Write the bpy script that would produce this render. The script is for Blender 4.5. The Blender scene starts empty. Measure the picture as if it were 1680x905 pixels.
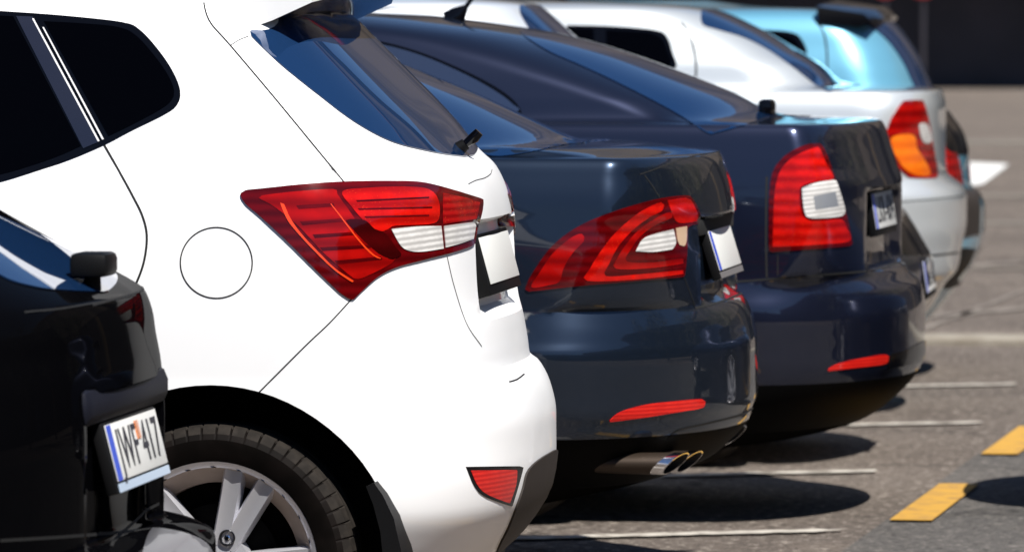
import bpy, bmesh, math, random
from mathutils import Vector, Matrix
from mathutils.bvhtree import BVHTree
from mathutils.geometry import delaunay_2d_cdt
random.seed(7)
R_ = math.radians
scene = bpy.context.scene
C = scene.collection

# ------------------------------------------------------------------ camera
FPX, HC = 10200.0, 1.53                     # focal length in photo pixels (1680 wide), camera height
PSI, PIT = R_(7.2), math.atan((452.5 - 30) / FPX)
cd = bpy.data.cameras.new('camera'); cam = bpy.data.objects.new('camera', cd); C.objects.link(cam)
cam.location = (0, 0, HC); cam.rotation_euler = (math.pi / 2 - PIT, 0, PSI)
cd.sensor_width = 36; cd.lens = FPX / 1680 * 36; cd.clip_end = 2000; cd.clip_start = 0.1
cd.dof.use_dof = True; cd.dof.focus_distance = 14.3; cd.dof.aperture_fstop = 7.6
scene.camera = cam
CAMP = Vector((0, 0, HC))
CF = Vector((-math.sin(PSI) * math.cos(PIT), math.cos(PSI) * math.cos(PIT), -math.sin(PIT)))
CR_ = Vector((math.cos(PSI), math.sin(PSI), 0)); CU = CR_.cross(CF)
def ray(u, v): return (CF + CR_ * ((u - 840) / FPX) + CU * ((452.5 - v) / FPX)).normalized()
def at_y(u, v, Y): d = ray(u, v); return CAMP + d * (Y / d.y)
def on_ground(u, v, z=0.0): d = ray(u, v); return CAMP + d * ((z - HC) / d.z)

# ------------------------------------------------------------------ sky, sun, exposure
SUN_EL = R_(57); SX, SY = 0.62, -0.785       # towards the sun
w = bpy.data.worlds.new('World'); scene.world = w; w.use_nodes = True
nt = w.node_tree; bg = nt.nodes['Background']; sk = nt.nodes.new('ShaderNodeTexSky')
sk.sky_type = 'NISHITA'; sk.sun_disc = False; sk.sun_elevation = SUN_EL; sk.sun_rotation = math.atan2(SX, SY)
sk.altitude = 0; sk.air_density = 0.8; sk.dust_density = 0.0; sk.ozone_density = 5.0
nt.links.new(sk.outputs[0], bg.inputs[0]); bg.inputs[1].default_value = 0.065
sd = bpy.data.lights.new('sun', 'SUN'); sun = bpy.data.objects.new('sun', sd); C.objects.link(sun)
sd.energy = 5.0; sd.angle = R_(0.5); sd.color = (1, 0.965, 0.91)
to_sun = Vector((SX * math.cos(SUN_EL), SY * math.cos(SUN_EL), math.sin(SUN_EL)))
sun.rotation_euler = to_sun.to_track_quat('Z', 'Y').to_euler()
scene.view_settings.view_transform = 'Standard'; scene.view_settings.look = 'None'
scene.view_settings.gamma = 1; scene.view_settings.use_curve_mapping = False
scene.view_settings.exposure = 0.55

# ------------------------------------------------------------------ materials
def mat(name, col, rough=0.5, metal=0.0, coat=0.0, spec=0.5, noise=None, bump=None, emit=None):
    m = bpy.data.materials.new(name); m.use_nodes = True
    t = m.node_tree; p = t.nodes['Principled BSDF']
    p.inputs['Base Color'].default_value = (*col, 1); p.inputs['Roughness'].default_value = rough
    p.inputs['Metallic'].default_value = metal; p.inputs['Coat Weight'].default_value = coat
    p.inputs['Coat Roughness'].default_value = 0.03; p.inputs['Specular IOR Level'].default_value = spec
    tc = t.nodes.new('ShaderNodeTexCoord')
    if noise:                                # (scale, colour B, low, high)
        sc, cb, lo, hi = noise
        n = t.nodes.new('ShaderNodeTexNoise'); n.inputs['Scale'].default_value = sc; n.inputs['Detail'].default_value = 6
        r = t.nodes.new('ShaderNodeMapRange'); r.inputs[1].default_value = lo; r.inputs[2].default_value = hi
        x = t.nodes.new('ShaderNodeMix'); x.data_type = 'RGBA'
        t.links.new(tc.outputs['Object'], n.inputs['Vector']); t.links.new(n.outputs[0], r.inputs[0])
        t.links.new(r.outputs[0], x.inputs[0]); x.inputs[6].default_value = (*col, 1); x.inputs[7].default_value = (*cb, 1)
        t.links.new(x.outputs[2], p.inputs['Base Color'])
    if bump:                                 # (scale, strength, distance)
        n = t.nodes.new('ShaderNodeTexNoise'); n.inputs['Scale'].default_value = bump[0]; n.inputs['Detail'].default_value = 4
        b = t.nodes.new('ShaderNodeBump'); b.inputs['Strength'].default_value = bump[1]; b.inputs['Distance'].default_value = bump[2]
        t.links.new(tc.outputs['Object'], n.inputs['Vector']); t.links.new(n.outputs[0], b.inputs['Height'])
        t.links.new(b.outputs[0], p.inputs['Normal'])
    return m
def paint(name, col, metal=0.5, rough=0.32, dust=None, cior=1.5):
    m = mat(name, col, rough, metal, 1.0, 0.35, noise=(9, dust, 0.45, 0.9) if dust else None)
    m.node_tree.nodes['Principled BSDF'].inputs['Coat IOR'].default_value = cior
    return m
M = {}
M['white_paint'] = mat('white_paint', (0.86, 0.86, 0.86), 0.4, 0, 0.35, 0.3)
M['slate_paint'] = paint('slate_paint', (0.015, 0.025, 0.045), 0.75, 0.33, cior=1.5)
M['navy_paint'] = paint('navy_paint', (0.014, 0.018, 0.040), 0.75, 0.36, cior=1.6)
M['black_paint'] = mat('black_paint', (0.0015, 0.0015, 0.002), 0.3, 0, 0.14, 0.0); M['black_paint'].node_tree.nodes['Principled BSDF'].inputs['Coat IOR'].default_value = 1.3
M['dark_nose'] = paint('dark_nose', (0.012, 0.014, 0.022), 0.3, 0.3)
M['silver_paint'] = paint('silver_paint', (0.62, 0.65, 0.66), 0.45, 0.38)
M['pale_paint'] = paint('pale_paint', (0.70, 0.73, 0.76), 0.3, 0.38)
M['blue_paint'] = paint('blue_paint', (0.14, 0.38, 0.52), 0.3, 0.38)
M['glass'] = mat('tinted_glass', (0.008, 0.030, 0.09), 0.02, 0.2, 0.0, 0.6)
M['side_glass'] = mat('side_glass', (0.0005, 0.0005, 0.001), 0.03, 0, 0.0, 0.06)
M['gap'] = mat('panel_gap', (0.004, 0.004, 0.004), 0.8)
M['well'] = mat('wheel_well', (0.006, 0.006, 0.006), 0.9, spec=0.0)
M['plastic'] = mat('black_plastic', (0.006, 0.006, 0.0065), 0.5, spec=0.12, bump=(600, 0.15, 0.001))
M['under_shade'] = mat('under_shade', (0.003, 0.003, 0.003), 0.6, spec=0.03)  # valance and lower body, with the shade beneath the car in its colour
M['gloss_black'] = mat('gloss_black', (0.002, 0.002, 0.003), 0.12, 0, 0.3, 0.15)
M['grey_plastic'] = mat('grey_plastic', (0.032, 0.026, 0.023), 0.6, spec=0.2, bump=(500, 0.2, 0.001))
M['chrome'] = mat('chrome', (0.78, 0.78, 0.80), 0.12, 1.0)
M['bright_trim'] = mat('bright_trim', (0.85, 0.84, 0.82), 0.3, 0.2)
M['rubber'] = mat('rubber', (0.017, 0.0145, 0.0125), 0.8, spec=0.1, noise=(30, (0.036, 0.030, 0.025), 0.4, 0.8))
M['sidewall'] = mat('sidewall', (0.0035, 0.0025, 0.002), 0.7, spec=0.08, noise=(14, (0.010, 0.007, 0.006), 0.45, 0.8))
M['alloy'] = mat('alloy', (0.66, 0.66, 0.70), 0.34, 0.55, 0.4)
M['alloy_dark'] = mat('alloy_barrel', (0.42, 0.34, 0.29), 0.5, 0.4, noise=(8, (0.24, 0.19, 0.16), 0.4, 0.8))
M['exhaust_steel'] = mat('exhaust_steel', (.05, .035, .025), .5, .6)
M['steel'] = mat('brake_steel', (0.06, 0.055, 0.05), 0.5, 0.8)
M['plate_white'] = mat('plate_white', (0.74, 0.74, 0.71), 0.4)
M['plate_blue'] = mat('plate_blue', (0.02, 0.07, 0.55), 0.4)
M['ink'] = mat('plate_ink', (0.02, 0.02, 0.03), 0.5)
M['amber'] = mat('amber_lens', (0.85, 0.22, 0.01), 0.2, 0, 1.0)
M['line_white'] = mat('road_paint_white', (0.50, 0.46, 0.40), 0.8, noise=(11, (0.17, 0.145, 0.12), 0.46, 0.66), bump=(200, 0.4, 0.003))
M['line_orange'] = mat('road_paint_orange', (0.50, 0.275, 0.04), 0.8, noise=(14, (0.28, 0.16, 0.06), 0.48, 0.72), bump=(200, 0.4, 0.003))
M['kerb'] = mat('kerb_concrete', (0.30, 0.27, 0.22), 0.9, noise=(6, (0.20, 0.17, 0.13), 0.4, 0.7))
M['grass'] = mat('grass', (0.09, 0.10, 0.02), 0.8, noise=(5, (0.16, 0.13, 0.05), 0.4, 0.7))
M['red_sign'] = mat('red_sign', (0.22, 0.008, 0.01), 0.6)
M['far_dark'] = mat('dark_cladding', (0.022, 0.020, 0.028), 0.7, noise=(0.8, (0.035, 0.03, 0.04), 0.4, 0.7))
M['bark'] = mat('bark', (0.10, 0.07, 0.05), 0.9)
M['leaf'] = mat('leaf', (0.045, 0.055, 0.018), 0.7, noise=(1.2, (0.10, 0.085, 0.03), 0.4, 0.7))
M['roof_tile'] = mat('roof_tile', (0.2, 0.09, 0.06), 0.8)

def lens(name, base, bright, wave, angle=0.0, rough=0.12, dots=0.0):
    """tail light plastic: ribbed reflector pattern behind a glossy coat"""
    m = mat(name, base, rough, 0, 0.4, 0.2)
    t = m.node_tree; p = t.nodes['Principled BSDF']
    tc = t.nodes.new('ShaderNodeTexCoord'); mp = t.nodes.new('ShaderNodeMapping')
    mp.inputs['Rotation'].default_value = (0, angle, 0)
    wv = t.nodes.new('ShaderNodeTexWave'); wv.bands_direction = 'Z'; wv.inputs['Scale'].default_value = wave
    wv.inputs['Distortion'].default_value = 0.6; wv.inputs['Detail'].default_value = 3; wv.inputs['Detail Scale'].default_value = 3
    ns = t.nodes.new('ShaderNodeTexNoise'); ns.inputs['Scale'].default_value = 22; ns.inputs['Detail'].default_value = 5
    mu = t.nodes.new('ShaderNodeMath'); mu.operation = 'MULTIPLY'
    rr = t.nodes.new('ShaderNodeMapRange'); rr.inputs[1].default_value = -0.10; rr.inputs[2].default_value = 0.55
    x = t.nodes.new('ShaderNodeMix'); x.data_type = 'RGBA'
    x.inputs[6].default_value = (*base, 1); x.inputs[7].default_value = (*bright, 1)
    t.links.new(tc.outputs['Object'], mp.inputs[0]); t.links.new(mp.outputs[0], wv.inputs[0]); t.links.new(tc.outputs['Object'], ns.inputs['Vector'])
    t.links.new(wv.outputs[1], mu.inputs[0]); t.links.new(ns.outputs[0], mu.inputs[1]); t.links.new(mu.outputs[0], rr.inputs[0])
    t.links.new(rr.outputs[0], x.inputs[0])
    out = x.outputs[2]
    if dots:
        vo = t.nodes.new('ShaderNodeTexVoronoi'); vo.inputs['Scale'].default_value = dots
        lt = t.nodes.new('ShaderNodeMath'); lt.operation = 'LESS_THAN'; lt.inputs[1].default_value = 0.13
        y = t.nodes.new('ShaderNodeMix'); y.data_type = 'RGBA'; y.inputs[7].default_value = (min(1, bright[0] * 1.4), .05, .012, 1)
        t.links.new(tc.outputs['Object'], vo.inputs['Vector']); t.links.new(vo.outputs[0], lt.inputs[0]); t.links.new(lt.outputs[0], y.inputs[0])
        t.links.new(out, y.inputs[6]); out = y.outputs[2]
    t.links.new(out, p.inputs['Base Color'])
    bp = t.nodes.new('ShaderNodeBump'); bp.inputs['Strength'].default_value = 0.15; bp.inputs['Distance'].default_value = 0.001
    t.links.new(wv.outputs[1], bp.inputs['Height']); t.links.new(bp.outputs[0], p.inputs['Normal'])
    return m
M['lens_red'] = lens('lens_red', (0.14, 0.001, 0.001), (0.36, 0.003, 0.002), 7)
M['lens_reflection'] = lens('lens_reflection', (0.022, 0.0003, 0.0005), (0.05, 0.0006, 0.001), 5)
M['lens_dark'] = lens('lens_dark_red', (0.05, 0.0005, 0.001), (0.11, 0.001, 0.002), 12)
M['lens_bright'] = lens('lens_bright_red', (0.24, 0.0015, 0.001), (0.56, 0.006, 0.003), 9, dots=170)
M['lens_dots'] = lens('lens_dotted_red', (0.16, 0.001, 0.002), (0.36, 0.006, 0.006), 20, dots=95)
M['lens_clear'] = lens('lens_clear', (0.34, 0.325, 0.31), (0.74, 0.72, 0.69), 24, 0.12)
M['lens_edge'] = mat('lens_edge', (0.85, 0.055, 0.008), 0.2, 0, 0.6)
M['reflector'] = lens('reflector_red', (0.42, 0.004, 0.004), (0.70, 0.02, 0.012), 30)
M['amber_lens'] = lens('amber_lens_ribbed', (0.72, 0.11, 0.004), (0.92, 0.20, 0.008), 6)

def asphalt(name, a, b, c, stone):
    m = mat(name, a, 0.85, spec=0.3); t = m.node_tree; p = t.nodes['Principled BSDF']
    tc = t.nodes.new('ShaderNodeTexCoord')
    def nz(s, d=6, ro=0.6):
        n = t.nodes.new('ShaderNodeTexNoise'); n.inputs['Scale'].default_value = s; n.inputs['Detail'].default_value = d
        n.inputs['Roughness'].default_value = ro; t.links.new(tc.outputs['Object'], n.inputs['Vector']); return n
    def mr(n, lo, hi):
        r = t.nodes.new('ShaderNodeMapRange'); r.inputs[1].default_value = lo; r.inputs[2].default_value = hi; t.links.new(n.outputs[0], r.inputs[0]); return r
    def mx(f, ca, cb):
        x = t.nodes.new('ShaderNodeMix'); x.data_type = 'RGBA'; t.links.new(f.outputs[0], x.inputs[0])
        for i, q in ((6, ca), (7, cb)):
            if isinstance(q, tuple): x.inputs[i].default_value = (*q, 1)
            else: t.links.new(q, x.inputs[i])
        return x.outputs[2]
    o = mx(mr(nz(0.45, 7, .65), 0.38, 0.62), tuple(x * .86 for x in a), b)
    o = mx(mr(nz(1.7, 8, 0.7), 0.55, 0.75), o, c)
    o = mx(mr(nz(24, 5, .8), 0.54, 0.62), o, stone)
    o = mx(mr(nz(31, 4, .8), 0.54, 0.62), o, tuple(x * 0.25 for x in a))
    o = mx(mr(nz(0.9, 5, .6), 0.66, 0.72), o, tuple(x * 0.45 for x in a))          # oil stains
    dn = nz(3.0, 3); vo = t.nodes.new('ShaderNodeTexVoronoi'); vo.feature = 'DISTANCE_TO_EDGE'; vo.inputs['Scale'].default_value = 0.55
    ad = t.nodes.new('ShaderNodeVectorMath'); ad.operation = 'MULTIPLY_ADD'; ad.inputs[1].default_value = (.5, .5, .5)
    t.links.new(dn.outputs[1], ad.inputs[0]); t.links.new(tc.outputs['Object'], ad.inputs[2]); t.links.new(ad.outputs[0], vo.inputs['Vector'])
    cr_ = mr(vo, 0.0, 0.012); o = mx(cr_, tuple(x * 0.35 for x in a), o)            # cracks
    t.links.new(o, p.inputs['Base Color'])
    bn = nz(38, 5, .7); bp = t.nodes.new('ShaderNodeBump'); bp.inputs['Strength'].default_value = 1.0; bp.inputs['Distance'].default_value = 0.02
    t.links.new(bn.outputs[0], bp.inputs['Height']); t.links.new(bp.outputs[0], p.inputs['Normal'])
    return m
M['asphalt'] = asphalt('asphalt', (0.134, 0.109, 0.092), (0.168, 0.138, 0.115), (0.205, 0.168, 0.138), (0.46, 0.40, 0.34))
M['asphalt_lane'] = asphalt('asphalt_lane', (0.115, 0.107, 0.10), (0.135, 0.123, 0.112), (0.15, 0.137, 0.12), (0.30, 0.27, 0.24))
def planks(name, a, b, sc, lo=.42, hi=.58):
    m = mat(name, a, 0.8); t = m.node_tree; p = t.nodes['Principled BSDF']; tc = t.nodes.new('ShaderNodeTexCoord')
    mp = t.nodes.new('ShaderNodeMapping'); mp.inputs['Scale'].default_value = (sc, sc, 0.02)
    n = t.nodes.new('ShaderNodeTexNoise'); n.inputs['Scale'].default_value = 1.0; n.inputs['Detail'].default_value = 5
    r = t.nodes.new('ShaderNodeMapRange'); r.inputs[1].default_value = lo; r.inputs[2].default_value = hi
    x = t.nodes.new('ShaderNodeMix'); x.data_type = 'RGBA'; x.inputs[6].default_value = (*a, 1); x.inputs[7].default_value = (*b, 1)
    t.links.new(tc.outputs['Object'], mp.inputs[0]); t.links.new(mp.outputs[0], n.inputs['Vector']); t.links.new(n.outputs[0], r.inputs[0])
    t.links.new(r.outputs[0], x.inputs[0]); t.links.new(x.outputs[2], p.inputs['Base Color']); return m
M['facade_low'] = planks('dark_streaked_facade', (0.011, 0.009, 0.010), (0.15, 0.10, 0.05), 0.35, .58, .68)
M['facade'] = planks('brown_facade', (0.115, 0.088, 0.066), (0.045, 0.035, 0.028), 0.5)

# ------------------------------------------------------------------ object helpers
def obj(name, me, mats, parent=None, smooth=None):
    if isinstance(me, bmesh.types.BMesh):
        b = me; me = bpy.data.meshes.new(name); b.to_mesh(me); b.free()
    o = bpy.data.objects.new(name, me); C.objects.link(o)
    if not me.materials:
        for m in (mats if isinstance(mats, (list, tuple)) else [mats]): me.materials.append(m)
    if smooth is not None:
        me.shade_smooth(); me.set_sharp_from_angle(angle=R_(smooth))
    if parent: o.parent = parent
    return o
def thing(name, label, cat, loc=(0, 0, 0), group=None):
    o = bpy.data.objects.new(name, None); C.objects.link(o); o.location = loc; o.empty_display_size = .2
    o['label'] = label; o['category'] = cat
    if group: o['group'] = group
    return o
def tag(o, label, cat, group=None):
    o['label'] = label; o['category'] = cat
    if group: o['group'] = group
    return o
def struct(o, kind='structure'): o['kind'] = kind; return o
def mesh_from(verts, faces, name='m'):
    me = bpy.data.meshes.new(name); me.from_pydata([tuple(v) for v in verts], [], faces); me.update(); return me
def bm_box(bm, x0, x1, y0, y1, z0, z1, bev=0.0, M4=None):
    r = bmesh.ops.create_cube(bm, size=1.0)
    vs = r['verts']
    for v in vs: v.co = Vector(((x0 + x1) / 2 + v.co.x * (x1 - x0), (y0 + y1) / 2 + v.co.y * (y1 - y0), (z0 + z1) / 2 + v.co.z * (z1 - z0)))
    if M4 is not None:
        for v in vs: v.co = M4 @ v.co
    if bev:
        es = list({e for v in vs for e in v.link_edges})
        bmesh.ops.bevel(bm, geom=es, offset=bev, segments=2, profile=.5, affect='EDGES')
def bm_tube(bm, pts, rad, n=10, cap=True):
    pts = [Vector(p) for p in pts]; rings = []
    rads = rad if isinstance(rad, (list, tuple)) else [rad] * len(pts)
    for i, p in enumerate(pts):
        d = (pts[min(i + 1, len(pts) - 1)] - pts[max(i - 1, 0)]).normalized()
        a = d.orthogonal().normalized() if i == 0 else (pa - d * pa.dot(d)).normalized()
        pa = a; b = d.cross(a)
        rings.append([bm.verts.new(p + (a * math.cos(k / n * 2 * math.pi) + b * math.sin(k / n * 2 * math.pi)) * rads[i]) for k in range(n)])
    for A, B in zip(rings, rings[1:]):
        for k in range(n): bm.faces.new((A[k], A[(k + 1) % n], B[(k + 1) % n], B[k]))
    if cap: bm.faces.new(rings[0][::-1]); bm.faces.new(rings[-1])
def bm_lathe(bm, prof, n=48, mod=None, close=False):
    """profile of (y, r) turned about the Y axis"""
    rings = []
    for j, (y, r) in enumerate(prof):
        rings.append([bm.verts.new((math.cos(k / n * 2 * math.pi) * (r + (mod(j, k) if mod else 0)), y,
                                    math.sin(k / n * 2 * math.pi) * (r + (mod(j, k) if mod else 0)))) for k in range(n)])
    for A, B in zip(rings, rings[1:]):
        for k in range(n): bm.faces.new((A[k], B[k], B[(k + 1) % n], A[(k + 1) % n]))
    if close:
        bm.faces.new(rings[0]); bm.faces.new(rings[-1][::-1])
    return rings

def hit_plane(u, v, P, yaw, dy):
    """where the view through (u, v) meets the car's own lengthwise plane dy from its middle; car coordinates"""
    d = ray(u, v); ax = Vector((math.cos(yaw), math.sin(yaw), 0)); ay = Vector((-math.sin(yaw), math.cos(yaw), 0))
    q = CAMP + d * ((dy - (CAMP - P).dot(ay)) / d.dot(ay)); return Vector(((q - P).dot(ax), dy, q.z))
# ------------------------------------------------------------------ car body loft
KEYS = ('z', 'R', 'W', 'D', 'n', 'F')
def pchip(ts, ys, t):
    n = len(ts)
    h = [ts[i + 1] - ts[i] for i in range(n - 1)]; d = [(ys[i + 1] - ys[i]) / h[i] for i in range(n - 1)]
    m = [d[0]] + [0 if d[i - 1] * d[i] <= 0 else (h[i - 1] + h[i]) * 3 / ((2 * h[i] + h[i - 1]) / d[i - 1] + (h[i] + 2 * h[i - 1]) / d[i]) for i in range(1, n - 1)] + [d[-1]]
    i = max(0, min(n - 2, next((k for k in range(n - 1) if t <= ts[k + 1]), n - 2)))
    s = (t - ts[i]) / h[i]
    return ys[i] * (1 + 2 * s) * (1 - s) ** 2 + m[i] * h[i] * s * (1 - s) ** 2 + ys[i + 1] * s * s * (3 - 2 * s) + m[i + 1] * h[i] * s * s * (s - 1)
def sstep(a, b, x):
    if a == b: return float(x > a)
    t = max(0, min(1, (x - a) / (b - a))); return t * t * (3 - 2 * t)
class Car:
    """rows: (z, R, W, D, n, F): at height z the rear middle is at x=R, the nose at x=F, half width W,
    the rear rounds off over D with exponent n"""
    def __init__(s, root_name, label, cat, X0, Y0, rows, mats, recess=(), DF=0.45, group=None, flip=False, tilt=None, arch=None, bow=0.0, yaw=0.0):
        s.X0, s.Y0 = X0, Y0; s.yaw = yaw; s.P = Vector((X0, Y0, 0)); s.RM = Matrix.Rotation(yaw, 3, 'Z'); s.RI = s.RM.inverted()
        s.root = thing(root_name, label, cat, (X0, Y0, 0), group); s.root.rotation_euler = (0, 0, yaw)
        s.rows = rows; s.mats = mats; s.recess = recess
        cum = [0.0]
        for a, b in zip(rows, rows[1:]):
            cum.append(cum[-1] + max(1e-3, math.hypot(a[0] - b[0], a[1] - b[1]) + 0.5 * abs(a[2] - b[2])))
        ch = [[r[k] for r in rows] for k in range(6)]
        levels = []
        for i in range(len(rows) - 1):
            seg = cum[i + 1] - cum[i]; k = max(2, min(14, int(seg / 0.018) + 1))
            for j in range(k): levels.append(cum[i] + seg * j / k)
        levels.append(cum[-1])
        NR, NS, NF = 34, 44, 14
        loops = []
        for t in levels:
            z, R, W, D, n, F = (pchip(cum, c, t) for c in ch)
            half = []
            for k in range(NF):                      # nose middle to side
                a = math.pi / 2 * (k / NF) ** 1.0; cx, sy = math.cos(a), math.sin(a); r = (cx ** 2.6 + sy ** 2.6) ** (-1 / 2.6)
                half.append((F + DF - DF * cx * r, W * sy * r))
            xa, xb = F + DF, R - D
            for k in range(NS): half.append((xa + (xb - xa) * k / NS, W))
            for k in range(NR + 1):                  # side to rear middle
                a = math.pi / 2 * (1 - k / NR); cx, sy = max(0, math.cos(a)), max(0, math.sin(a)); r = (cx ** n + sy ** n) ** (-1 / n)
                half.append((R - D + D * cx * r, W * sy * r))
            xm = (F + R) / 2; hl = max(0.3, (R - F) / 2)
            pts = []
            for x, y in half:
                y *= 1 - 0.045 * abs((x - xm) / hl) ** 2.5
                for (z0, z1, y1, dep, sz, sy_) in recess:
                    f = sstep(z0 - sz, z0, z) * (1 - sstep(z1, z1 + 0.012, z)) * (1 - sstep(y1, y1 + sy_, y)) * (1 if x > R - D * 0.9 else 0)
                    x -= dep * f
                x -= bow * (y / .8) ** 2 * sstep(R - D - .45, R - D, x)
                pts.append((x, y))
            zz = z
            loop = [Vector((x, -y, zz)) for x, y in pts] + [Vector((x, y, zz)) for x, y in pts[-2:0:-1]]
            loops.append(loop)
        s.n1 = NF + NS + NR; N = len(loops[0]); verts = [v for l in loops for v in l]; faces = []
        for i in range(len(loops) - 1):
            for k in range(N):
                a, b = i * N + k, i * N + (k + 1) % N
                faces.append((a, b, b + N, a + N))
        top = (len(loops) - 1) * N; h = N // 2
        for k in range(h):                            # close the roof ridge and the floor, pairing left with right
            a, b = k, k + 1; c, d = (N - k - 1) % N, (N - k) % N
            for base, fl in ((top, False), (0, True)):
                q = [base + a, base + b, base + c, base + d]
                q2 = []
                for e in q:
                    if e not in q2: q2.append(e)
                if len(q2) > 2: faces.append(tuple(q2[::-1] if fl else q2))
        s.verts = verts; s.faces = faces
        s.wv = [s.RM @ v + s.P for v in verts]
        s.bvh = BVHTree.FromPolygons([tuple(v) for v in s.wv], [f for f in faces])
        s.sill = 0.0
        s.extra = []                                  # seam ribbons: (verts, faces)
        s.arches = []
    def hit(s, o, d, tol=0.4):
        loc, nor, i, dist = s.bvh.ray_cast(o, d)
        if loc is None:
            t = (s.Y0 + 0.45 - o.y) / d.y if abs(d.y) > 1e-6 else 10
            loc, nor, i, dist = s.bvh.find_nearest(o + d * t)
        if nor.dot(d) > 0: nor = -nor
        return loc, nor
    def px(s, u, v):
        return s.hit(CAMP, ray(u, v))
    def finish(s):
        """cut the wheel arches, add the seams, make the body part"""
        me = mesh_from(s.verts, s.faces, 'body'); me.materials.append(s.mats[0]); me.materials.append(M['gap']); me.materials.append(M['well'])
        bm = bmesh.new(); bm.from_mesh(me); bmesh.ops.remove_doubles(bm, verts=bm.verts, dist=1e-5)
        bmesh.ops.recalc_face_normals(bm, faces=bm.faces); bm.to_mesh(me); bm.free()
        o = bpy.data.objects.new('body', me); C.objects.link(o)
        if s.arches:
            cut = bmesh.new()
            for (x, z, r, depth, hw) in s.arches:
                for sg in (-1, 1):
                    b = bmesh.new(); bm_lathe(b, [(0, r), (depth, r)], 72, close=True)
                    for v in b.verts: v.co = Vector((v.co.x + x, sg * (hw - depth + v.co.y), v.co.z + z))
                    m2 = bpy.data.meshes.new('t'); b.to_mesh(m2); b.free(); cut.from_mesh(m2)
            bmesh.ops.recalc_face_normals(cut, faces=cut.faces)
            cm = bpy.data.meshes.new('c'); cut.to_mesh(cm); cut.free(); cm.materials.append(M['well'])
            co = bpy.data.objects.new('cutter', cm); C.objects.link(co)
            md = o.modifiers.new('b', 'BOOLEAN'); md.operation = 'DIFFERENCE'; md.solver = 'EXACT'; md.object = co; md.material_mode = 'TRANSFER'
            dg = bpy.context.evaluated_depsgraph_get(); dg.update()
            nm = bpy.data.meshes.new_from_object(o.evaluated_get(dg)); o.modifiers.clear(); o.data = nm
            bpy.data.objects.remove(co)
        me = o.data
        bm = bmesh.new(); bm.from_mesh(me)
        gi = next(i for i, m in enumerate(me.materials) if m and m.name.startswith('panel_gap'))
        for vs, fs in s.extra:
            bv = [bm.verts.new(v) for v in vs]
            for f in fs:
                fc = bm.faces.new([bv[i] for i in f]); fc.material_index = gi
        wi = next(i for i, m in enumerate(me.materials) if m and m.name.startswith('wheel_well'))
        me.materials.append(M['under_shade']); pi_ = len(me.materials) - 1
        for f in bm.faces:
            if f.calc_center_median().z < s.sill: f.material_index = pi_ if f.calc_center_median().z > .28 else wi  # deep shade under the car painted onto the lowest body faces
        bm.to_mesh(me); bm.free()
        me.shade_smooth(); me.set_sharp_from_angle(angle=R_(32))
        o.parent = s.root; s.body = o
        return o
    # ---- features drawn on the surface
    def seam(s, pts, wid=0.004, off=0.0009, mirror=True, smooth=True):
        line = resample_open(pts, 6, smooth)
        P = [s.px(*p) for p in line]
        vs, fs = [], []
        for i, (p, n) in enumerate(P):
            t = (P[min(i + 1, len(P) - 1)][0] - P[max(i - 1, 0)][0])
            if t.length < 1e-7: t = Vector((1, 0, 0))
            b = n.cross(t.normalized()).normalized()
            q = p + n * off; vs += [q - b * wid / 2, q + b * wid / 2]
            if i: k = 2 * i; fs.append((k - 2, k - 1, k + 1, k))
        vs = [s.RI @ (v - s.P) for v in vs]; s.extra.append((vs, fs))
        if mirror: s.extra.append(([Vector((v.x, -v.y, v.z)) for v in vs], [f[::-1] for f in fs]))
    def patch(s, pts, name, m, off=0.002, parent=None, smooth=True, step=7, mirror=True, skirt=0.005, across=None, label=None, sharp=35, bevel=0.0):
        """pts: outline in photo pixels on the near side. It is laid on the body and given thickness."""
        loop = resample_closed(pts, step, smooth); off = .0008 + off * .5
        P3 = [s.px(*p)[0] for p in loop]
        dirv = ray(sum(p[0] for p in loop) / len(loop), sum(p[1] for p in loop) / len(loop))
        return s.patch3(P3, dirv, name, m, off, parent, mirror, skirt, label, sharp, step / FPX * s.Y0)
    def patch3(s, P3, dirv, name, m, off=0.002, parent=None, mirror=False, skirt=0.005, label=None, sharp=35, stp=0.02, origin_back=3.0):
        dirv = dirv.normalized(); a = dirv.orthogonal().normalized(); b = dirv.cross(a)
        P2 = [Vector((p.dot(a), p.dot(b))) for p in P3]; k0 = sum(p.dot(dirv) for p in P3) / len(P3)
        area = sum(P2[i].x * P2[(i + 1) % len(P2)].y - P2[(i + 1) % len(P2)].x * P2[i].y for i in range(len(P2)))
        if area < 0: P2 = P2[::-1]
        xs = [p.x for p in P2]; ys = [p.y for p in P2]
        def inside(q):
            c = False; j = len(P2) - 1
            for i in range(len(P2)):
                if (P2[i].y > q.y) != (P2[j].y > q.y) and q.x < (P2[j].x - P2[i].x) * (q.y - P2[i].y) / (P2[j].y - P2[i].y) + P2[i].x: c = not c
                j = i
            return c
        g = []; nx = int((max(xs) - min(xs)) / stp) + 1; ny = int((max(ys) - min(ys)) / stp) + 1
        for i in range(nx + 1):
            for j in range(ny + 1):
                q = Vector((min(xs) + (i + .5 * (j % 2)) * stp, min(ys) + j * stp))
                if inside(q) and min((q - p).length for p in P2) > stp * 0.45: g.append(q)
        n = len(P2)
        v2, e2, f2, *_ = delaunay_2d_cdt(P2 + g, [(i, (i + 1) % n) for i in range(n)], [list(range(n))], 1, 1e-6)
        top = []
        bm = bmesh.new()
        for q in v2:
            p = a * q.x + b * q.y + dirv * k0
            loc, nor = s.hit(p - dirv * origin_back, dirv)
            top.append((bm.verts.new(s.RI @ (loc + nor * off - s.P)), s.RI @ nor))
        bm.verts.ensure_lookup_table()
        for f in f2:
            try: bm.faces.new([top[i][0] for i in f])
            except ValueError: pass
        bm.normal_update()
        be = [e for e in bm.edges if len(e.link_faces) == 1]
        low = {}
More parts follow.
